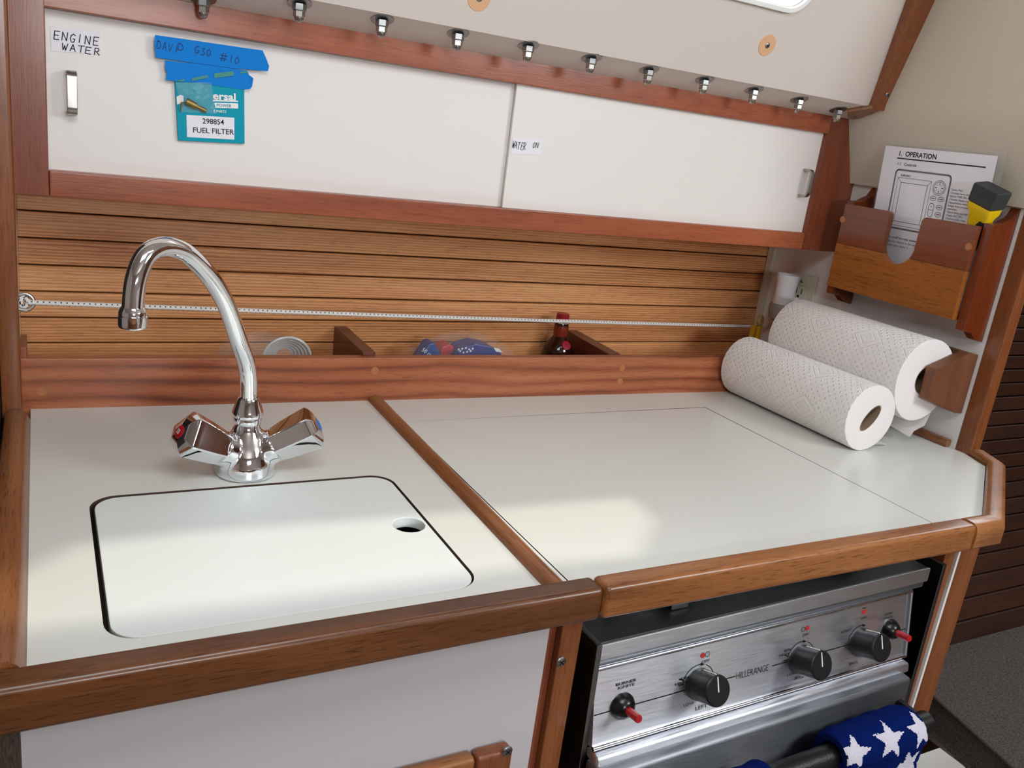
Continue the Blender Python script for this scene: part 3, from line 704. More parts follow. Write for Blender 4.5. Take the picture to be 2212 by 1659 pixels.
tb0 = at_y(1640, 690, 1.2); tl = thing('yellow_brush', 'yellow handled brush with round wooden end standing behind the paper rolls', 'brush', (tb0.x, 1.2, .912))
for k, (dx, mat, nm) in enumerate(((0.006, 'ochre', 'handle'), (-.009, 'ochre', 'arm'))):
    obj(nm, MB().tube([V((tb0.x + dx, 1.2 + .004 * k, .914)), V((tb0.x + dx * .9, 1.2 + .004 * k, .96)), V((tb0.x + dx * .6, 1.2 + .004 * k, tb0.z - .012))], [.0065, .006, .0055], 14), mat, tl)
obj('wooden_end', MB().lathe([(0, -.004), (.0085, -.004), (.0105, -.002), (.0105, .003), (.008, .005), (0, .005)], (tb0.x + .002, 1.199, tb0.z - .002), (.35, -1, .15), 24), 'pale_wood', tl)

# ================================================================== faucet
FB = V((.193, .902, .9008))
fc = thing('faucet', 'chrome two handle faucet with tall swan neck spout behind the white board', 'faucet', FB)
bd_ = MB().lathe([(.0, 0), (.0330, 0), (.0332, .003), (.0326, .008), (.0312, .016), (.0285, .025), (.0245, .034), (.0200, .042), (.0160, .050), (.0138, .056), (.0130, .064), (0, .064)], FB, seg=48)
for s_ in (-1, 1):
    ax = V((.84 * s_, -.26, .50)).normalized(); o_ = FB + V((0, 0, .0165))
    bd_.lathe([(0, -.004), (.0140, -.004), (.0165, .006), (.0188, .016), (.0198, .026), (.0192, .0365), (0, .0365)], o_, ax, 36)
body = obj('body', bd_, 'chrome', fc)
rm = body.modifiers.new('blend', 'REMESH'); rm.mode = 'VOXEL'; rm.voxel_size = .0011; rm.use_smooth_shade = True
sm = body.modifiers.new('smooth', 'SMOOTH'); sm.factor = .6; sm.iterations = 34
obj('collar', MB().lathe([(.0128, .0575), (.0150, .0585), (.0158, .0615), (.0150, .0655), (.0165, .0672), (.0168, .0700), (.0158, .0735), (.0118, .0860), (.0102, .0882), (.0, .0882)], FB, seg=40), 'chrome', fc)
sd = V((-.77, -.64, 0)).normalized(); sn = V((sd.y, -sd.x, 0))
tip = V((.0688, .7990, 0)); sd = (tip - V((FB.x, FB.y, 0))).normalized(); sn = V((sd.y, -sd.x, 0))
key = [at_plane(x, y, FB, sn) for x, y in ((527, 890), (526, 800), (515, 735), (490, 660), (455, 600), (410, 553), (382, 538), (355, 533), (328, 541), (308, 563), (292, 610), (287, 665), (287, 672))]
key[0] = FB + V((0, 0, .080)); key[1] = V((FB.x - .002, FB.y - .0017, key[1].z))
def smooth_path(k, n=10):
    out = []
    for i in range(len(k) - 1):
        p0, p1, p2, p3 = k[max(i - 1, 0)], k[i], k[i + 1], k[min(i + 2, len(k) - 1)]
        for q in range(n):
            t = q / n; out.append(.5 * ((2 * p1) + (p2 - p0) * t + (2 * p0 - 5 * p1 + 4 * p2 - p3) * t * t + (3 * p1 - p0 - 3 * p2 + p3) * t ** 3))
    return out + [k[-1]]
sp = smooth_path(key)
for _ in range(14):
    sp = [sp[0]] + [(sp[i - 1] + sp[i] * 2 + sp[i + 1]) / 4 for i in range(1, len(sp) - 1)] + [sp[-1]]
obj('spout', MB().tube(sp, .0092, 28), 'chrome', fc)
e = sp[-1]
obj('aerator', MB().lathe([(.0, .004), (.0096, .004), (.0112, .001), (.0118, -.001), (.0118, -.003), (.0112, -.0036), (.0122, -.0042), (.0122, -.0125), (.0114, -.0145), (.0098, -.0155), (.0088, -.0150), (.008, -.012), (0, -.012)], e, seg=36), 'chrome', fc)
for s_, nm, col, lab in ((-1, 'hot_knob', 'red', 'chrome knob with a red hot button'), (1, 'cold_knob', 'blue_pack', 'chrome knob with a blue cold button')):
    ax = V((.84 * s_, -.26, .50)).normalized(); o_ = FB + V((0, 0, .0165)) + ax * .0345
    a = V((0, -1, 0)); a = (a - ax * a.dot(ax)).normalized(); b = ax.cross(a).normalized(); R = []
    def ring(r, h, cutk):
        # a truncated triangle: three long flats and three short ones, corners slightly eased
        out = []; half = math.radians(cutk)
        ang = []
        for k in range(3):
            c_ = 2 * math.pi * k / 3 + math.pi / 2
            ang += [c_ - half, c_ + half]
        P = [(a * math.cos(t) + b * math.sin(t)) * r for t in ang]
        for k in range(6):
            p, q, nx_ = P[k], P[(k + 5) % 6], P[(k + 1) % 6]
            for w1, w2 in ((.06, 0), (.02, .02), (0, .06)): out.append(o_ + ax * h + p * (1 - w1 - w2) + q * w1 + nx_ * w2)
        return out
    prof = [(.0190, 0, 27), (.0198, .001, 27), (.0222, .014, 25), (.0250, .034, 23), (.0256, .0405, 22.5), (.0252, .0420, 22.5), (.0222, .0442, 22.5), (.0165, .0470, 22.5), (.009, .0484, 22.5), (.0006, .0488, 22.5)]
    kb = obj(nm, MB().loft([ring(p[0], p[1] * 1.1, p[2]) for p in prof]), 'chrome', fc, sharp=22, label=lab)
    bt = MB().lathe([(.0072, -.0006), (.0072, .0006), (.006, .0013), (.003, .0017), (.0, .0018)], o_ + ax * .0528, ax, 28)
    obj('button', bt, 'red' if s_ < 0 else plain('blue button', (30, 110, 200), .3), kb)
    fr_ = frame_of(o_ + ax * .0548, b * -1 if s_ > 0 else b, a * -1 if s_ < 0 else a)
    if s_ < 0:
        mk = MB().poly([fr_(x, y, 0) if frame_of else 0 for x, y in ((-.0024, -.0024), (.0024, -.0024), (.0024, .0024), (-.0024, .0024))])
        mk.disc(o_ + ax * .0550, ax, .0017, 20, 1, .0011); mk.disc(o_ + ax * .0550, ax, .0006, 10, 1)
        obj('mark', mk, ['white', 'ink'], kb)

# ================================================================== notes, tape and carton on the sliding doors
def on_door(x, y, Y): p = at_y(x, y, Y); return p
def sheet(pts, Y, th): return MB().prism([at_y(x, y, Y) for x, y in pts], (0, th, 0))
HW = {'E': [[(1, 1), (0, 1), (0, 0), (1, 0)], [(0, .52), (.8, .52)]], 'N': [[(0, 0), (0, 1), (.95, 0), (1, 1)]], 'G': [[(.95, .85), (.6, 1), (.15, .8), (0, .4), (.3, 0), (.8, .05), (.95, .4), (.55, .42)]],
      'I': [[(.5, 1), (.45, 0)]], 'W': [[(0, 1), (.25, 0), (.5, .7), (.72, 0), (1.05, 1)]], 'A': [[(0, 0), (.45, 1), (1, 0)], [(.18, .35), (.85, .35)]],
      'T': [[(-.05, .95), (1.1, 1)], [(.5, 1), (.5, 0)]], 'R': [[(.05, 0), (.05, 1), (.7, 1), (.85, .75), (.6, .5), (.1, .48)], [(.35, .48), (1, 0)]],
      'D': [[(.1, 0), (.12, 1), (.7, .9), (1, .5), (.75, .08), (0, 0)]], 'V': [[(0, 1), (.45, 0), (1, 1.02)]], '3': [[(.1, .95), (.75, 1), (.4, .6), (.85, .35), (.6, 0), (0, .08)]],
      '0': [[(.5, 1), (.1, .65), (.15, .2), (.5, 0), (.9, .3), (.85, .75), (.5, 1)]], 'O': [[(.5, 1), (.05, .6), (.15, .15), (.5, 0), (.95, .4), (.85, .85), (.5, 1)]],
      '#': [[(.3, 1), (.2, 0)], [(.65, 1), (.6, 0)], [(0, .68), (1, .72)], [(-.05, .3), (.95, .34)]], '1': [[(.5, 1), (.42, 0)]], ' ': []}
def hand(mb, txt, fr, a, b, h, adv, wd, slope=0.0, mi=0, lift=.0003, jit=.08, cw=.7, seed=1):
    rnd = random.Random(seed)
    for i, ch in enumerate(txt):
        dx, dy = rnd.uniform(-jit, jit) * h, rnd.uniform(-jit, jit) * h
        mb.strokes([[(a + i * adv + dx + (x * cw + y * .12) * h, b + dy + y * h + slope * i * adv) for x, y in ln] for ln in HW[ch]], wd, fr, mi, lift)
YL, YR = DL - .0003, DR - .0003
def px_frame(x, y, Y): p = at_y(x, y, Y); return frame_of(p, (1, 0, 0), (0, 0, 1)), p
def note(name, lab, quad, Y):
    t = thing(name, lab, 'label', at_y(*quad[3], Y)); obj('paper', sheet(quad, Y, -.0004), 'paper', t); return t
n1 = note('paper_label', 'handwritten ENGINE WATER paper label at the top left of the left door', ((108, 57), (217, 68), (217, 119), (111, 110)), YL)
fr_, p0 = px_frame(117, 84.5, YL - .0004); mb = MB(); hand(mb, 'ENGINE', fr_, 0, 0, .0086, .0076, .0009, 0, seed=3, cw=.56, jit=.06); fr_, p1 = px_frame(133, 108, YL - .0004); hand(mb, 'WATER', fr_, 0, 0, .0070, .0080, .0009, 0, seed=5, cw=.74, jit=.06)
obj('handwriting', mb, 'ink', n1)
n2 = note('paper_label', 'handwritten WATER ON paper label at the meeting edge of the right door', ((1107, 296), (1171, 297), (1168, 334), (1103, 333)), YR)
fr_, p0 = px_frame(1106, 320, YR - .0004); mb = MB(); hand(mb, 'WATER', fr_, 0, 0, .0095, .0044, .0008, seed=8, cw=.36); fr_, p1 = px_frame(1150, 319, YR - .0004); hand(mb, 'ON', fr_, 0, 0, .0075, .0055, .0008, seed=9, cw=.5)
obj('handwriting', mb, 'ink', n2)
z6 = lambda x, y: (320 + x / 6.143, 60 + y / 6.143)
YC = YL - .0048
card = thing('filter_carton', 'teal fuel filter carton flap hanging from blue tape on the left door', 'carton', at_y(*z6(400, 1495), YC))
P6 = lambda pts: [z6(*p) for p in pts]
obj('card', MB().prism([at_y(x, y, YC) for x, y in P6(((355, 700), (1275, 790), (1281, 1540), (400, 1497)))], (0, .0040, 0), .0004), 'teal', card)
obj('white_label', sheet(P6(((508, 1155), (1143, 1193), (1143, 1483), (517, 1450))), YC - .0001, -.0002), 'paper', card)
for q in (((378, 915), (430, 890), (470, 905), (470, 985), (385, 1020)), ((860, 955), (1193, 968), (1193, 984), (862, 975)), ((880, 995), (1193, 1003), (1194, 1072), (895, 1062))):
    obj('white_band', MB().poly([at_y(x, y, YC - .0003) for x, y in P6(q)]), 'white', card)
wb = MB()
cu_u = (at_y(*z6(1143, 1483), YC) - at_y(*z6(517, 1450), YC)).normalized()
def cfr(x, y): return frame_of(at_y(*z6(x, y), YC - .0004), cu_u, V((0, 1, 0)).cross(cu_u) * -1)
pm = 1 / 6.143 * (at_y(500, 200, YC) - at_y(499, 200, YC)).length       # metres per zoomed pixel
wb.text('ersal', cfr(858, 945), 0, 0, 132 * pm, bold=.03, sx=1.22, lift=.0002)
obj('brand_print', wb, 'white', card); wb = MB()
wb.text('E PARTS', cfr(868, 1118), 0, 0, 46 * pm, bold=.012, lift=.0002)
obj('small_white_print', wb, 'white', card)
tb_ = MB().text('POWER', cfr(908, 1044), 0, 0, 56 * pm, bold=.01, lift=.0003)
obj('teal_print', tb_, 'teal_ink', card)
kb_ = MB().text('298854', cfr(720, 1270), 0, 0, 98 * pm, bold=.008, sx=.97, lift=.0003); obj('part_number_print', kb_, 'ink', card); kb_ = MB(); kb_.text('FUEL FILTER', cfr(592, 1388), 0, 0, 98 * pm, bold=.006, sx=1.03, lift=.0003)
obj('black_print', kb_, 'ink', card)
def tape_strip(name, lab, pts, Y, bulge):
    t = thing(name, lab, 'tape', at_y(*z6(*pts[0]), Y)); m = MB(); tb = bmesh.new()
    P = [at_y(x, y, Y) for x, y in P6(pts)]
    xs = [p.x for p in P]; x0, x1 = min(xs), max(xs)
    f = tb.faces.new([tb.verts.new(p) for p in P]); bmesh.ops.triangulate(tb, faces=[f]); bmesh.ops.subdivide_edges(tb, edges=list(tb.edges), cuts=3, use_grid_fill=True)
    for v in tb.verts:
        s_ = (v.co.x - x0) / (x1 - x0); v.co.y -= bulge * (max(0, .14 - s_) ** 1.2 * 12 + max(0, s_ - .84) ** 1.2 * 9) + .00035 * math.sin(v.co.x * 400 + v.co.z * 150)
    e = bmesh.ops.extrude_face_region(tb, geom=list(tb.faces)); bmesh.ops.translate(tb, vec=(0, .0003, 0), verts=[g for g in e['geom'] if isinstance(g, bmesh.types.BMVert)])
    bmesh.ops.recalc_face_normals(tb, faces=tb.faces); m._add(tb); obj('strip', m, 'tape', t, sharp=50); return t
t1 = tape_strip('tape_strip', 'upper strip of blue masking tape with handwriting on the left door', ((88, 95), (640, 172), (1220, 258), (1515, 300), (1560, 400), (1600, 510), (1583, 575), (1150, 540), (590, 462), (100, 395), (80, 240)), YC - .0016, .003)
mb = MB(); tx0, tx1 = at_y(*z6(80, 240), YC).x, at_y(*z6(1600, 510), YC).x
def f_(x, y):
    g = frame_of(at_y(*z6(x, y), YC - .0021), V((.985, 0, -.10)).normalized(), V((.0, 0, 1)))
    def h_(a, b, h=0.0):
        p = g(a, b, h); q = (p.x - tx0) / (tx1 - tx0); p.y -= .003 * (max(0, .14 - q) ** 1.2 * 12 + max(0, q - .84) ** 1.2 * 9); return p
    return h_
hand(mb, 'DAVI', f_(108, 268), 0, 0, 100 * pm, 72 * pm, .00062, 0, seed=4, cw=.5, jit=.04); hand(mb, 'D', f_(388, 292), 0, 0, 88 * pm, 80 * pm, .00062, 0, seed=14, cw=.8, jit=.02)
hand(mb, 'G30', f_(612, 332), 0, 0, 90 * pm, 80 * pm, .00062, 0, seed=6, cw=.6); hand(mb, '#', f_(955, 430), 0, 0, 110 * pm, 100 * pm, .00062, 0, seed=7, cw=.85); hand(mb, '10', f_(1070, 450), 0, 0, 86 * pm, 66 * pm, .00062, 0, seed=11, cw=.7)
obj('handwriting', mb, 'blue_ink', t1)
t2 = tape_strip('tape_strip', 'torn lower strip of blue masking tape holding the teal carton', ((222, 432), (600, 470), (960, 515), (1315, 572), (1335, 625), (1390, 668), (1375, 780), (1345, 812), (1280, 818), (900, 770), (740, 735), (350, 708), (228, 690), (248, 605), (225, 540)), YC - .0009, .0025)
tm = MB()
for q in (((580, 670), (790, 625), (795, 665), (582, 708)), ((875, 605), (1130, 575), (1140, 635), (880, 668)), ((1220, 580), (1310, 580), (1320, 600), (1225, 610)), ((370, 700), (480, 680), (480, 712), (372, 708)), ((232, 450), (270, 450), (285, 510), (235, 505))):
    tm.poly([at_y(x, y, YC - .0022) for x, y in P6(q)])
obj('print', tm, 'tape_mark', t2)
R = []
for j in range(9):
    r = []
    for i in range(9):
        s_, t_ = i / 8, j / 8
        x = (370 + 470 * s_) * (1 - t_) + (430 + 475 * s_) * t_; y = 725 + t_ * (395 + 20 * s_)
        p = at_y(*z6(x, y), YC - .0026 - .0034 * math.sin(math.pi * s_) * math.sin(math.pi * min(1, t_ * 1.05)) - .0009 * math.sin(9 * s_ + 5 * t_)); r.append(p)
    R.append(r)
bg = thing('small_plastic_bag', 'small clear plastic bag with a brass fitting taped over the teal carton', 'plastic bag', R[8][0])
obj('film', MB().loft(R, closed=False), 'film', bg, sharp=180)
p0, p1 = at_y(*z6(505, 975), YC - .0030), at_y(*z6(690, 1065), YC - .0030)
d_ = (p1 - p0)
obj('fitting', MB().lathe([(0, 0), (.0042, 0), (.0042, .012), (.0026, .0125), (.0026, .024), (.002, .0245), (.002, d_.length), (0, d_.length)], p0, d_, 12).tube([p0 + V((.001, 0, -.001)), p0 + V((-.005, 0, -.002)), p0 + V((-.0055, 0, -.012))], .0009, 8), 'brass', bg)

# ================================================================== paper towels and their holder
ph = thing('paper_towel_holder', 'wooden paper towel holder screwed to the white bulkhead', 'paper towel holder', (XB, .95, .96))
obj('back_board', MB().box((1.2745, .815, .985), (1.2866, 1.112, 1.0565), .001), 'holder', ph)
br_ = [(2115, 767), (2098, 763), (2023, 798), (2006, 865), (2065, 893), (2078, 893.5)]
bp = [at_y(x, y, .7965) for x, y in br_]; bp = [V((min(p.x, XB - .0006), p.y, p.z)) for p in bp]
obj('bracket', MB().prism(bp, (0, .0185, 0), .0015), 'holder', ph)
obj('bracket', MB().prism([p + V((0, .3155, 0)) for p in bp], (0, .0165, 0), .0015), 'holder', ph)
def paper_roll(name, lab, c, r, y0, y1, rc, squash=1.0, wob=0.0, oval=(1, 1, 0)):
    t = thing(name, lab, 'paper towel roll', (c[0], y0, c[1] - r * squash)); n = 72
    bm = bmesh.new(); uvl = bm.loops.layers.uv.new('UVMap')
    ys = [y0, y0 + .0015] + [y0 + (y1 - y0) * k / 12 for k in range(1, 12)] + [y1 - .0015, y1]
    def P(k, y, rr):
        a = 2 * math.pi * k / n - math.pi / 2; q = rr * (1 + wob * math.sin(3 * a + 1) * (rr / r))
        if rr <= rc + .001:
            ca, sa = math.cos(a - oval[2]) * oval[0], math.sin(a - oval[2]) * oval[1]
            return V((c[0] + rr * (ca * math.cos(oval[2]) - sa * math.sin(oval[2])), y, c[1] + rr * (ca * math.sin(oval[2]) + sa * math.cos(oval[2]))))
        return V((c[0] + q * math.cos(a), y, c[1] + q * squash * math.sin(a)))
    rings = [[bm.verts.new(P(k, y, r - (.0015 if i in (0, len(ys) - 1) else 0))) for k in range(n)] for i, y in enumerate(ys)]
    for i in range(len(ys) - 1):
        for k in range(n):
            f = bm.faces.new((rings[i][k], rings[i + 1][k], rings[i + 1][(k + 1) % n], rings[i][(k + 1) % n]))
            for lp, (kk, yy) in zip(f.loops, ((k, ys[i]), (k, ys[i + 1]), (k + 1, ys[i + 1]), (k + 1, ys[i]))): lp[uvl].uv = (2 * math.pi * r * kk / n, yy)
    for y, ring in ((y0, rings[0]), (y1, rings[-1])):
        inn = [bm.verts.new(P(k, y, rc)) for k in range(n)]; mid = [bm.verts.new(P(k, y - (.0012 if y == y0 else -.0012), (rc + r) / 2)) for k in range(n)]
        for A, B in ((ring, mid), (mid, inn)):
            for k in range(n):
                f = bm.faces.new((A[k], A[(k + 1) % n], B[(k + 1) % n], B[k])); f.material_index = 1
    bmesh.ops.recalc_face_normals(bm, faces=bm.faces)
    obj('paper', bm, ['towel_paper', 'paper_edge'], t, sharp=50)
    n2_ = MB().loft([[P(k, y, q) for k in range(n)] for q, y in ((rc + .0002, y0 - .0002), (rc + .0002, y1 + .0002), (rc - .001, y1 + .0002), (rc - .001, y0 - .0002), (rc + .0002, y0 - .0002))], caps=False)
    obj('core', n2_, 'card_core', t); return t
R2 = (1.0965, .0535)
ra = paper_roll('paper_towel_roll', 'paper towel roll lying loose on the white counter', (R2[0], ZC + .0005 + .0525), .0535, .816, 1.096, .0165, .98, .012, (1.5, .72, math.radians(48)))
fl = MB().loft([[V((R2[0] + .004 + .062 * s_, y, ZC + .0012 + .010 * max(0, .25 - s_) + .0035 * abs(math.sin(2.6 * s_)))) for s_ in [k / 10 for k in range(11)]] for y in (.823, .9, 1.0, 1.09)], closed=False)
obj('loose_sheet', fl, 'paper_edge', ra, sharp=180)
R1 = (1.204, 1.0095)
rb = paper_roll('paper_towel_roll', 'larger paper towel roll hanging on the wooden holder by the bulkhead', R1, .0665, .8185, 1.094, .0225, 1.0, .01)
fl = []
for y in (.8195, .86, .93, 1.0, 1.06, 1.09):
    w_ = .003 * math.sin(y * 60)
    fl.append([V((R1[0] + .0675 * math.cos(a), y, R1[1] + .0675 * math.sin(a))) for a in [math.radians(-2 - 9 * k) for k in range(7)]] + [V((R1[0] + .032, y, .934 + w_ * .4)), V((R1[0] + .012 + w_, y, .9245)), V((R1[0] + .005 + w_, y, .916 + w_ * .5))])
obj('loose_sheet', MB().loft(fl, closed=False), 'paper_edge', rb, sharp=180)

# ================================================================== outlet and plug-in
out = thing('power_outlet', 'ivory power outlet plate on the white bulkhead behind the paper rolls', 'outlet', (XB, 1.177, 1.05))
oz = 1.1085
obj('plate', MB().box((1.2815, 1.1415, oz - .115), (XB - .0003, 1.2125, oz), .002), 'ivory', out)
for dz in (-.037, -.078):
    fc_ = obj('socket', MB().box((1.2795, 1.1600, oz + dz - .0145), (1.2818, 1.1940, oz + dz + .0145), .003), 'ivory', out)
    obj('slots', MB().box((1.2792, 1.169, oz + dz - .002), (1.2797, 1.171, oz + dz + .008)).box((1.2792, 1.182, oz + dz - .002), (1.2797, 1.1842, oz + dz + .008)).lathe([(0, 0), (.0026, 0), (.0026, .0006), (0, .0006)], (1.2791, 1.1765, oz + dz - .007), (1, 0, 0), 12), 'ink', fc_)
screw(out, (1.2815, 1.177, oz - .0575 + .042), (-1, 0, 0), .003); 
pc = at_x(1704, 595, 1.252); pb = at_x(1702, 660, 1.252)
pg = thing('plug_in_freshener', 'white cylindrical plug-in air freshener with grey base in the outlet', 'plug-in', (1.252, pc.y, pb.z - .03))
O = V((1.252, pc.y, 0)); zt_, zb = pc.z + .002, pb.z
obj('cup', MB().lathe([(.0, zb), (.0195, zb), (.0192, zb + .012), (.0192, zt_ - .022), (.0200, zt_ - .0205), (.0200, zt_ - .018), (.0222, zt_ - .0004), (.0216, zt_), (.0206, zt_ - .0004), (.0188, zt_ - .018), (0, zt_ - .018)], O, seg=36), 'white_plastic', pg)
obj('base', MB().lathe([(.0, zb - .034), (.012, zb - .034), (.021, zb - .028), (.0238, zb - .014), (.0240, zb - .004), (.022, zb - .0004), (0, zb - .0004)], O, seg=36), 'grey_plastic', pg)
obj('plug_block', MB().box((1.262, pc.y - .014, zb - .012), (1.2792, pc.y + .014, zb + .016), .003), 'white_plastic', pg)

# ================================================================== magazine rack, papers and torch
rk = thing('magazine_rack', 'varnished wooden wall rack with a U-shaped notch on the bulkhead', 'rack', (XB, .93, 1.09))
XF = 1.2200
def rp(x, y): p = at_x(x, y, XF); return V((p.x, p.y, p.z))
TL, TR, BL, BR = rp(1832, 436), rp(2113, 497), rp(1783, 608), rp(2052, 695)
y_l, y_r = (TL.y + BL.y) / 2, (TR.y + BR.y) / 2; z_t, z_b = 1.2515, 1.1085
sp_l, sp_r = rp(1805, 519), rp(2080, 590); z_s = (sp_l.z + sp_r.z) / 2
na, nb = rp(1921, 470), rp(1990, 480); nz_ = rp(1940, 571)
nyl, nyr, nzb = na.y, nb.y, nz_.z; nc = (nyl + nyr) / 2; nr = abs(nyl - nyr) / 2
def arc_n(a0, a1, n=10): return [(nc + nr * math.cos(math.radians(a0 + (a1 - a0) * k / n)), nzb + nr + nr * math.sin(math.radians(a0 + (a1 - a0) * k / n))) for k in range(n + 1)]
def fil(yc, zc, r, a0, a1): return [(yc + r * math.cos(math.radians(a0 + (a1 - a0) * k / 5)), zc + r * math.sin(math.radians(a0 + (a1 - a0) * k / 5))) for k in range(6)]
rr_ = .008
cut = math.degrees(math.asin(max(-1, min(1, (z_s - nzb - nr) / nr))))
left_top = [(y_l, z_s), (y_l, z_t)] + fil(nyl + rr_, z_t - rr_, rr_, 90, 180) + [(nyl, nzb + nr)] + [(y, z) for y, z in arc_n(0, cut) if z > z_s] + [(nc + nr * math.cos(math.radians(cut)), z_s)]
right_top = [(nc - nr * math.cos(math.radians(cut)), z_s)] + [(y, z) for y, z in arc_n(180 - cut, 180) if z > z_s] + [(nyr, nzb + nr)] + fil(nyr - rr_, z_t - rr_, rr_, 0, 90) + [(y_r, z_t), (y_r, z_s)]
low_arc = [(y, z) for y, z in arc_n(180 - cut, 360 + cut, 16)]
low = [(y_l, z_s - .0002), (y_l, z_b), (y_r, z_b), (y_r, z_s - .0002)] + [(y, z - .0002) for y, z in low_arc]
fp = lambda P: [V((XF, y, z)) for y, z in P]
obj('upper_board', MB().prism(fp(left_top), (.011, 0, 0), .0009).prism(fp(right_top), (.011, 0, 0), .0009), 'rack_top', rk)
lo_ = obj('lower_board', MB().prism(fp(low), (.011, 0, 0), .0006), 'rack_low', rk)
for px in ((2092, 533), (1820, 474)):
    obj('plug', MB().lathe([(.0055, -.001), (.0055, .0003)], rp(*px), (-1, 0, 0), 20), 'plug', rk)
side_px = [(2072, 716), (2123, 490), (2131, 486), (2142, 484), (2165, 484), (2190, 471), (2209, 452)]
side_bt = [(2131, 738), (2122, 740), (2106, 735), (2097, 719), (2084, 717)]
def side(dy, th):
    Y_ = y_r - .0160
    P = [at_y(x, y, Y_) for x, y in side_px]; Q = [at_y(x, y, Y_) for x, y in side_bt]
    P = P + [V((XB - .0005, Y_, P[-1].z)), V((XB - .0005, Y_, Q[0].z))] + Q[1:]
    P = [V((max(XF + .0112, min(p.x, XB - .0005)), p.y + dy, p.z)) for p in P]
    return MB().prism(P, (0, th, 0), .0016)
obj('side_board', side(0, .0150), 'rack', rk)
obj('side_board', side(y_l - y_r + .009, .0150), 'rack', rk)
obj('back_board', MB().box((1.2795, y_r - .0008, z_b), (XB - .0005, y_l - .0075, 1.235)), 'rack', rk)
obj('bottom_board', MB().box((XF + .0112, y_r - .0008, z_b), (1.2793, y_l - .0075, z_b + .008)), 'rack', rk)
ma, mb0 = V((1.2655, 0, 1.117)), V((1.246, 0, 1.345))        # the page leans out a little at the top
mv = (mb0 - ma).normalized(); mn_ = V((0, -1, 0)).cross(mv).normalized()
mt = [at_plane(x, y, ma, mn_) for x, y in ((1914, 312), (2155, 340))]
mY0, mY1 = mt[0].y, mt[1].y; mlen = ((mt[0] - ma).dot(mv) + (mt[1] - ma).dot(mv)) / 2
mo = V((ma.x, mY0, ma.z)) + mv * mlen
mn = thing('printed_manual_page', 'printed operation manual page standing in the wooden wall rack', 'paper', (ma.x, (mY0 + mY1) / 2, ma.z))
fm = frame_of(mo, (0, -1, 0), mv)
obj('sheet', MB().prism([fm(0, 0, 0), fm(mY0 - mY1, 0, 0), fm(mY0 - mY1, -mlen, 0), fm(0, -mlen, 0)], -mn_ * .0006), 'paper', mn)
def mp(x, y): p = at_plane(1880 + x / 5.352, 290 + y / 5.352, ma, mn_) - mo; return (-p.y, p.dot(mv))
mm = (mp(1400, 500)[0] - mp(400, 500)[0]) / 1000
ink = MB(); gi = MB()
a_, b_ = mp(322, 250); ink.text('1.  OPERATION', fm, a_, b_ + .0006, .0108, bold=.02, sx=.98)
l0, l1 = mp(315, 275), mp(1325, 408); ink.strokes([[l0, (l1[0], l0[1])]], .0018, fm, lift=.0003)
a_, b_ = mp(310, 350); ink.text('1.1   Controls', fm, a_, b_ - .0005, .0066, bold=.01)
q0, q1 = mp(302, 405), mp(248, 1080); qr = mp(940, 495); 
x0_, x1_, zt0, zb0 = mp(305, 405)[0], qr[0], mp(305, 405)[1], mp(248, 1075)[1]
def rrect(x0, x1, z0, z1, r): return [(p.x, p.y) for p in rounded_rect(x0, x1, z0, z1, r, 0, 4)]
def outline(mb, P, wd): mb.strokes([P + [P[0]]], wd, fm, 0, .0003)
outline(gi, rrect(x0_, x1_, zb0, zt0, .006), .0028)
W_, H_ = x1_ - x0_, zt0 - zb0
rel = lambda u, v: (x0_ + W_ * u, zt0 - H_ * v)
def rl(u0, v0, u1, v1): a, b = rel(u0, v0), rel(u1, v1); return [(a[0], a[1]), (b[0], a[1]), (b[0], b[1]), (a[0], b[1])]
ln = MB()
outline(ln, rl(.06, .13, .68, .95), .0005); outline(ln, rl(.13, .21, .62, .88), .0006)
for s_ in ((.06, .13, .13, .21), (.68, .13, .62, .21), (.06, .95, .13, .88), (.68, .95, .62, .88)): ln.strokes([[rel(*s_[:2]), rel(*s_[2:])]], .0005, fm, 0, .0003)
ink.text('FURUNO', fm, *rel(.10, .105), .0046, bold=.015)
cx_, cz_ = rel(.83, .22)
for r_ in (.0115, .0092): outline(ln, [(cx_ + r_ * math.cos(t), cz_ + r_ * math.sin(t)) for t in [2 * math.pi * k / 24 for k in range(24)]], .0006)
for k in range(8):
    t = math.pi * k / 4; ink.strokes([[(cx_ + .0045 * math.cos(t), cz_ + .0045 * math.sin(t)), (cx_ + .007 * math.cos(t), cz_ + .007 * math.sin(t))]], .0011 if k % 2 == 0 else .0005, fm, 0, .0003)
def oval(u, v, rx, rz): c = rel(u, v); outline(ln, [(c[0] + rx * math.cos(t), c[1] + rz * math.sin(t)) for t in [2 * math.pi * k / 20 for k in range(20)]], .0006); gi.strokes([[(c[0] - rx * .5, c[1]), (c[0] + rx * .5, c[1])]], .0016, fm, 0, .0003)
for u, v in ((.76, .40), (.90, .40), (.90, .535), (.90, .655), (.76, .78), (.90, .78)): oval(u, v, .0052, .0036)
c = rel(.76, .595); outline(ln, rrect(c[0] - .0045, c[0] + .0045, c[1] - .0105, c[1] + .0105, .0044), .0007); ink.text('+', fm, c[0] - .002, c[1] + .003, .006); ink.text('-', fm, c[0] - .001, c[1] - .007, .006); ln.strokes([[(c[0] - .0045, c[1]), (c[0] + .0045, c[1])]], .0006, fm, 0, .0003)
lines = ['Cursor Pad', 'Chooses menu items', 'adjusts VRM, EBL, etc', 'Chooses display mode', 'Opens/closes menu', 'Images from current', 'operation', 'Opens dialog box for', 'of gain, A/C SEA', 'Chooses radar range', 'Enables/disables', 'Provides menu of', '', 'Displays basic menu']
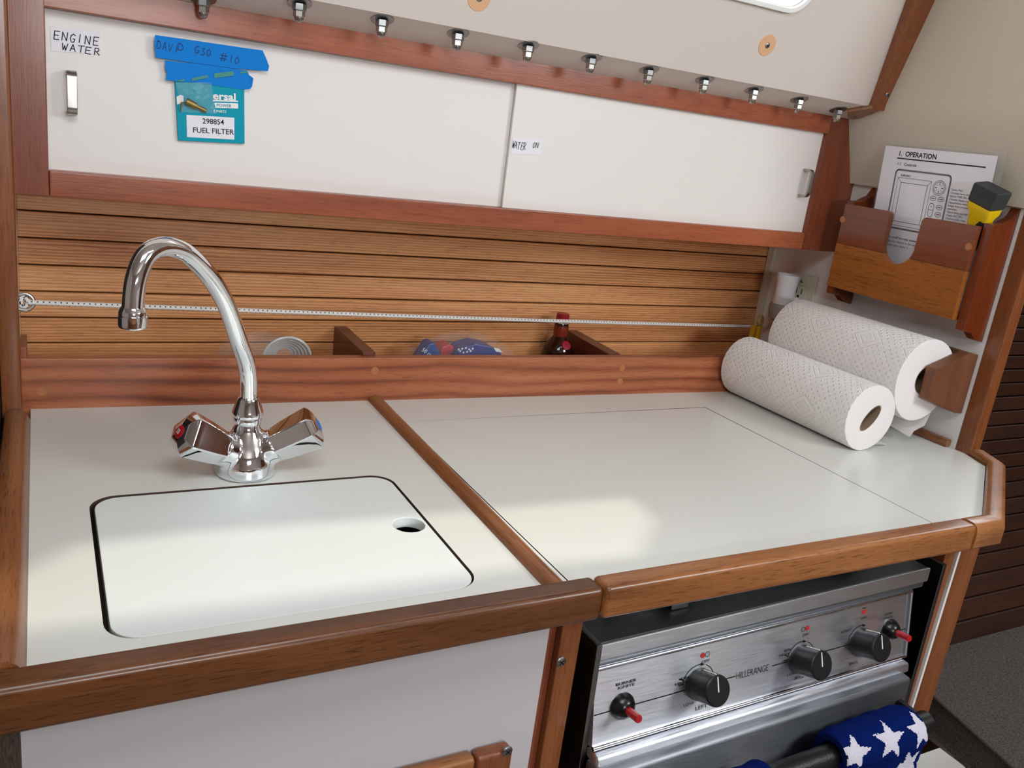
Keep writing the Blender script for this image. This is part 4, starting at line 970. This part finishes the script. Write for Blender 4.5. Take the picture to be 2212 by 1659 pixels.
for i, t in enumerate(lines):
    if t: gi.text(t, fm, x1_ + .004, rel(0, .23)[1] - .0049 * i, .0042, bold=.015)
for i, t in enumerate(['Turn on/off the radar power', 'Keep your display in the view', 'Contact your dealer if']):
    (ink if i == 0 else gi).text(t, fm, x0_ + .004, zb0 - .017 - .0065 * i, .0052, bold=.012)
obj('black_print', ink, 'ink', mn); obj('grey_print', gi, 'grey_ink', mn); obj('line_drawing', ln, 'ink', mn)
f2 = frame_of(mo - mn_ * .0014, (0, -1, 0), mv)
tag(obj('clear_sleeve', MB().prism([f2(-.004, .006), f2(mY0 - mY1 + .012, .006), f2(mY0 - mY1 + .012, -mlen), f2(-.004, -mlen)], -mn_ * .0004), 'film'), 'clear plastic sleeve behind the printed page in the wall rack', 'plastic sleeve')

# torch
top = at_x(2150, 405, 1.2335); tax = V((-.17, -.30, 1)).normalized()          # leans out towards the galley
ft = thing('flashlight', 'yellow flashlight with square charcoal head standing in the wall rack', 'flashlight', top - tax * .12)
tb1 = (V((1, 0, 0)) - tax * tax.x).normalized(); tb2 = tax.cross(tb1)
def sec(hx, hy, d, r=.004, ox=0.0, oy=0.0):
    return [top - tax * d + tb1 * (p.x + ox) + tb2 * (p.y + oy) for p in rounded_rect(-hx, hx, -hy, hy, min(r, hx * .9, hy * .9), 0, 3)]
obj('head', MB().loft([sec(.0140, .0205, .0272, .004, -.004), sec(.0155, .0222, .0258, .004, -.004), sec(.0160, .0232, .002, .004, -.004), sec(.0150, .0222, 0, .004, -.004)]), 'dark_rubber', ft, sharp=40)
obj('body', MB().loft([sec(.0055, .0095, .120, .004), sec(.0080, .0115, .085, .005), sec(.0088, .0140, .066, .005), sec(.0090, .0175, .045, .004, -.0015), sec(.0138, .0204, .036, .004, -.0035), sec(.0140, .0208, .0275, .004, -.004)]), 'yellow', ft, sharp=50)
obj('grip', MB().loft([sec(.0050, .0080, .115, .003, -.001, -.0030), sec(.0070, .0098, .085, .004, -.0018, -.0045), sec(.0074, .0096, .064, .004, -.0022, -.0065), sec(.0050, .0060, .050, .003, -.0060, -.0115)]), 'navy_plastic', ft)

# ================================================================== stove
SU = V((1, 0, .0287)).normalized(); rollM = lambda o: Matrix.Translation(o) @ Matrix.Rotation(-math.atan(.0287), 4, 'Y') @ Matrix.Translation(-V(o))
SO = V((.4787, .59, .8244)); RM = rollM(SO)
sv = thing('stove', 'stainless two burner galley stove with oven under the teak rail', 'stove', (.73, .75, .30))
S = SO
def sbox(x0, x1, y0, y1, z0, z1, bev=0, seg=2, mb=None): return (mb or MB()).box((x0, y0, z0), (x1, y1, z1), bev, seg=seg, M=RM)
W0 = .4785
obj('side_flange', sbox(W0 - .0068, W0 - .0002, .586, .95, .33, S.z + .002, .0008), 'steel_y', sv)
obj('side_flange', sbox(1.0005, 1.0075, .586, .95, .33, S.z + .002, .0008), 'steel_y', sv)
obj('cooktop', sbox(W0, .981, .5935, .95, S.z - .03, S.z - .0015, .001), 'cooktop_steel', sv)
obj('apron', sbox(W0, .9795, .588, .5932, S.z - .0185, S.z, .0012), 'steel', sv)
obj('casing', sbox(W0, .97, .6035, .95, .33, S.z - .031), 'void', sv)
PO = V((.4801, .592, .7937)); pv = V((0, .014, .0853)).normalized(); pu = SU; pn = pu.cross(pv).normalized(); pv = pn.cross(pu)
PM = lambda a, b, h=0.0: PO + pu * a + pv * b + pn * h
def pp(x, y): P = at_plane(x, y, PO, pn) - PO; return P.dot(pu), P.dot(pv)
PW, PH = .4775, .0865
panel = obj('control_panel', MB().prism([PM(-.001, -PH), PM(PW, -PH), PM(PW, 0), PM(-.001, 0)], -pn * .010), 'steel', sv)
for nm, P in (('top', [PM(-.001, .0005, .001), PM(PW, .0005, .001)]), ('bottom', [PM(-.001, -PH, .001), PM(PW, -PH, .001)])):
    obj('trim_bar', MB().tube(P, .0027, 12), 'bright', sv)
obj('trim_bar', MB().tube([PM(PW - .0005, -PH + .001, .001), PM(PW - .0005, 0, .001)], .0027, 12), 'steel_dark', sv)
obj('groove', MB().prism([PM(-.001, .0035, -.003), PM(PW, .0035, -.003), PM(PW, .016, -.003), PM(-.001, .016, -.003)], -pn * .003), 'black', sv)
obj('lower_bar', MB().prism([PM(-.001, -PH - .0035, 0) + V((0, -.011, 0)), PM(PW - .002, -PH - .0035, 0) + V((0, -.011, 0)), PM(PW - .002, -PH - .0035, 0) + V((0, .012, 0)), PM(-.001, -PH - .0035, 0) + V((0, .012, 0))], -pv * .013, .0035, seg=3), 'steel', sv)
# printing on the panel
ink = MB(); red = MB(); F = lambda a, b, h=0.0: PM(a, b, h + .0003)
kn_px = [(1507.5, 1477), (1728.5, 1424.5), (1857, 1388)]; K = [pp(*p) for p in kn_px]
B1, B2 = pp(1343.5, 1524), pp(1921, 1359.5)
lb_ = (K[0][1] + K[1][1] + K[2][1]) / 3
h0, h1 = pp(1590, 1452), pp(1667, 1434)
for a0, a1 in ((0.0, h0[0] - .001), (h1[0] + .001, PW - .004)): ink.strokes([[(a0, lb_), (a1, lb_)]], .0013, F)
ink.text('HILLERANGE', F, h0[0], lb_ - .0042, .0118, bold=-.012, sx=(h1[0] - h0[0]) / .0727 * .97)
a_, b_ = pp(1329.6, 1482.6); ink.text('BURNER', F, a_, b_, .0046, bold=.004, sx=1.5); a_, b_ = pp(1333.6, 1489); ink.text('IGNITE', F, a_, b_ - .0004, .0046, bold=.004, sx=1.5)
a_, b_ = pp(1913, 1334); ink.text('OVEN', F, a_ - .004, b_ + .003, .0042, bold=.004, sx=1.4); ink.text('IGNITE', F, a_ - .005, b_ - .002, .0042, bold=.004, sx=1.4)
for i, (ka, kb2) in enumerate(K):
    R_ = .0225
    arc = [(ka + R_ * math.cos(math.radians(t)), kb2 + R_ * math.sin(math.radians(t))) for t in range(160, 78, -6)]
    ink.strokes([arc], .0009, F); arc2 = [(ka + R_ * math.cos(math.radians(t)), kb2 + R_ * math.sin(math.radians(t))) for t in range(64, 20, -6)]
    ink.strokes([arc2] if i < 2 else [], .0008, F)
    tx_, tz_ = arc[-1]; ink.poly([F(tx_ - .001, tz_ + .002), F(tx_ - .001, tz_ - .002), F(tx_ + .005, tz_ - .0012)])
    tp = (((1515.3, 1432.5), (1469.2, 1470), (1457.2, 1481.4), (1475, 1527), (1500.8, 1534.7)), ((1732.9, 1374.8), (1692.8, 1408.6), (1682.3, 1419), (1699, 1461), (1715.7, 1469.3)), ((1858.6, 1339), (1817.5, 1367.5), None, None, None))[i]
    ink.text('OFF', F, *pp(*tp[0]), .0044, bold=.004, sx=1.4)
    if i < 2:
        ink.text('IGN', F, *pp(*tp[1]), .0046, bold=.004, sx=1.4); ink.text('HIGH', F, *pp(*tp[2]), .0046, bold=.004, sx=1.4)
        ink.strokes([[(ka - R_ - .004, kb2 + .0115), (ka - R_ + .002, kb2 + .0085)], [(ka - R_ - .0045, kb2 + .0042), (ka - R_ + .002, kb2 + .0042)]], .0012, F)
        ink.text('LOW', F, *pp(*tp[3]), .0046, bold=.004, sx=1.4)
        ink.text(('LEFT', 'RIGHT')[i], F, *pp(*tp[4]), .0062, bold=.006, sx=1.35)
        for j in (0, 1):
            q = ((1517.9, 1415.7), (1528, 1413), (1735, 1359.4), (1744, 1356.6))[i * 2 + j]; c = PM(*pp(*q), .0004)
            if (i == 0) == (j == 0): obj('red_dot', MB().disc(c, pn, .0031, 20), 'red_dot', panel)
            else: ink.disc(c, pn, .0031, 20, 0, .0026)
    else:
        ink.text('LIGHT', F, *pp(*tp[1]), .0044, bold=.004, sx=1.35)
        ink.text('BROIL', F, ka - .016, kb2 - .0265, .0044, bold=.004, sx=1.35)
        obj('red_square', MB().poly([F(*pp(x, y)) for x, y in ((1861.5, 1327), (1870.5, 1324.5), (1871.5, 1315.5), (1862.5, 1318))]), 'red_dot', panel); ink.strokes([[pp(1863, 1314.5), pp(1870.5, 1312.5)]], .001, F)
obj('black_print', ink, 'ink', panel)
kn = V((0, -math.cos(math.radians(21)), math.sin(math.radians(21)))); kv = V((0, math.sin(math.radians(21)), math.cos(math.radians(21))))
for i, (ka, kb2) in enumerate(K):
    c = PM(ka, kb2, -.001)
    mb = MB().lathe([(0, 0), (.0178, 0), (.0178, .0045), (.0174, .0070), (.0172, .0085), (.0172, .0300), (.0168, .0326), (.0155, .0338), (0, .0338)], c, kn, 40)
    kb_ = obj('knob', mb, 'black', sv)
    def bar(p, q, d): return [p + pu * .0007, p - pu * .0007, q - pu * .0007, q + pu * .0007], d
    pm_ = MB()
    for P, d in (bar(c + kn * .0341 + kv * -.001, c + kn * .0341 + kv * .0152, -kn * .001), bar(c + kv * .0177 + kn * .012, c + kv * .0177 + kn * .0306, -kv * .001), bar(c + kv * .0177 + kn * .0306, c + kv * .0150 + kn * .0341, -kv * .001)):
        pm_.prism(P, d)
    obj('pointer', pm_, 'white', kb_)
for i, (ka, kb2) in enumerate((B1, B2)):
    c = PM(ka, kb2); s_ = (1, .95)[i]
    ig = obj('ignite_collar', MB().lathe([(0, 0), (.0145 * s_, 0), (.0146 * s_, .002), (.0120 * s_, .007), (.0085 * s_, .0105), (.0055 * s_, .012), (0, .012)], c, pn, 32), 'enamel', sv)
    obj('ignite_button', MB().lathe([(.0044, .011), (.0044, .0285), (.0038, .0296), (0, .0298)], c, pn, 24), 'red', ig)
# burners
for xc in (.60, .86):
    g = MB(); z = S.z + (xc - S.x) * .0287
    g.tube([V((xc + .085 * math.cos(t), .72 + .085 * math.sin(t), z + .012)) for t in [2 * math.pi * k / 32 for k in range(33)]], .0045, 8)
    for t in range(4):
        a = math.pi / 4 + t * math.pi / 2; u_ = V((math.cos(a), math.sin(a), 0)); p = V((xc, .72, z + .016))
        g.tube([p + u_ * .03, p + u_ * .10, p + u_ * .107 - V((0, 0, .017))], .0045, 8)
    g.box((xc - .012, .618, z - .001), (xc + .012, .640, z + .015), .001)
    obj('burner_grate', g, 'enamel', sv)
    obj('burner', MB().lathe([(0, -.001), (.035, -.001), (.035, .006), (.025, .009), (0, .009)], (xc, .72, z), seg=32), 'enamel', sv)
# oven door, handle
od = obj('oven_door', sbox(W0 - .004, .944, .551, .582, .36, .6955 - .0, .005, 3), 'steel_dark', sv)
hz, hy = .6715, .5135
hd = obj('oven_handle', MB().tube([V((.545 + .390 * k / 6, hy, hz + .0287 * (.390 * k / 6 - .25))) for k in range(7)], .0135, 20), plain('black grained handle', (12, 12, 14), .4, bump=.2, bscale=420), sv)
for x, q in ((.557, .01), (.9315, .0035)): obj('handle_bracket', MB().box((x - q, hy + .004, hz - .010), (x + q, .5512, hz + .010), .001), 'black', sv)

# towels over the oven handle
def terry(name, lab, xa, xb, rad, front, back, stars, seed, edge=.012):
    """thick folded towel hanging over the handle: outer skin with knitted stars, inner skin and closed ends"""
    rnd = random.Random(seed); ds = .0016
    nx = int((xb - xa) / ds); L_ = front + math.pi * rad + back; ns = int(L_ / ds)
    z0 = hz + .0287 * ((xa + xb) / 2 - .79)
    def at(i, s_, r):
        x = xa + (xb - xa) * i / nx; e = min(i, nx - i) / nx
        rr_ = r * (1 - .16 * max(0, 1 - e / .10) ** 2) + .0007 * math.sin(x * 190 + s_ * 60) + .0016 * math.sin(x * 37 + 1)
        if s_ < front: return V((x, hy - rr_ - .003 * math.sin(s_ * 25), z0 - (front - s_)))
        if s_ < front + math.pi * rad:
            a = (s_ - front) / rad; return V((x, hy - rr_ * math.cos(a), z0 + rr_ * math.sin(a)))
        return V((x, hy + min(rr_, .0345), z0 - (s_ - front - math.pi * rad)))
    bm = bmesh.new()
    grid = [[bm.verts.new(at(i, L_ * j / ns, rad)) for j in range(ns + 1)] for i in range(nx + 1)]
    inner = [[bm.verts.new(at(i, L_ * j / ns, rad - edge)) for j in range(0, ns + 1)] for i in (0, nx)]
    def star_at(x, s_):
        for cx, cs_, r, rot in stars:
            dx, dy = x - cx, s_ - cs_
            q = math.hypot(dx, dy)
            if q < r:
                a = (math.atan2(dx, dy) - rot) % (2 * math.pi / 5); a = abs(a - math.pi / 5) ; a = math.pi / 5 - a
                k = .42; lim = r * k * math.sin(math.pi / 5) / (math.sin(math.pi / 5 - a) * 1 * k + math.sin(a)) if True else 0
                if q < lim * (1 + rnd.uniform(-.06, .06)): return 1
        return 0
    for i in range(nx):
        for j in range(ns):
            f = bm.faces.new((grid[i][j], grid[i][j + 1], grid[i + 1][j + 1], grid[i + 1][j])); f.material_index = star_at(xa + (xb - xa) * (i + .5) / nx, L_ * (j + .5) / ns)
    for k, i in ((0, 0), (1, nx)):
        for j in range(ns):
            f = bm.faces.new((grid[i][j], grid[i][j + 1], inner[k][j + 1], inner[k][j])); f.material_index = 2
    for j in range(0, ns):
        f = bm.faces.new((inner[0][j], inner[0][j + 1], inner[1][j + 1], inner[1][j])); f.material_index = 2
    bmesh.ops.recalc_face_normals(bm, faces=bm.faces)
    t = thing(name, lab, 'towel', ((xa + xb) / 2, hy, z0)); obj('cloth', bm, ['towel_blue', 'towel_white', 'towel_back'], t, sharp=60)
    return L_
FRT, RAD = .19, .0290
def towel_uv(x, y):
    d = ray(x, y); o_ = CAM; zc = hz + .0287 * (.855 - .79)
    a = d.y ** 2 + d.z ** 2; b = 2 * (d.y * (o_.y - hy) + d.z * (o_.z - zc)); c = (o_.y - hy) ** 2 + (o_.z - zc) ** 2 - RAD ** 2
    D = b * b - 4 * a * c
    if D < 0: D = 0
    t = (-b - math.sqrt(D)) / (2 * a); p = o_ + d * t
    ang = math.atan2(p.z - zc, -(p.y - hy))
    return p.x, FRT + ang * RAD if ang > 0 else FRT + (p.z - zc)
sts = []
for (x, y), r_, rot in (((1853, 1628), .0240, .25), ((1924, 1598), .0240, .15), ((1990, 1576), .0235, .0), ((1962, 1652), .0235, -.3)):
    u_, s_ = towel_uv(x, y); sts.append((u_, s_, r_, rot))
ul, ur = towel_uv(1838, 1640)[0], towel_uv(2008, 1610)[0]
sts += [(u_ + .02, s_ - .055, .02, .2) for u_, s_, _, _ in sts[:3]]
terry('star_towel', 'navy blue towel with white stars folded over the right end of the oven handle', ul, ur, RAD, FRT, .16, sts, 2, .0085)
u2 = towel_uv(1686, 1652)[0]
terry('star_towel', 'navy blue towel edge over the middle of the oven handle at the picture bottom', u2 - .08, u2, RAD - .0075, .17, .15, [(u2 - .05, .12, .02, .2), (u2 - .02, .06, .02, 0)], 3, .0022)
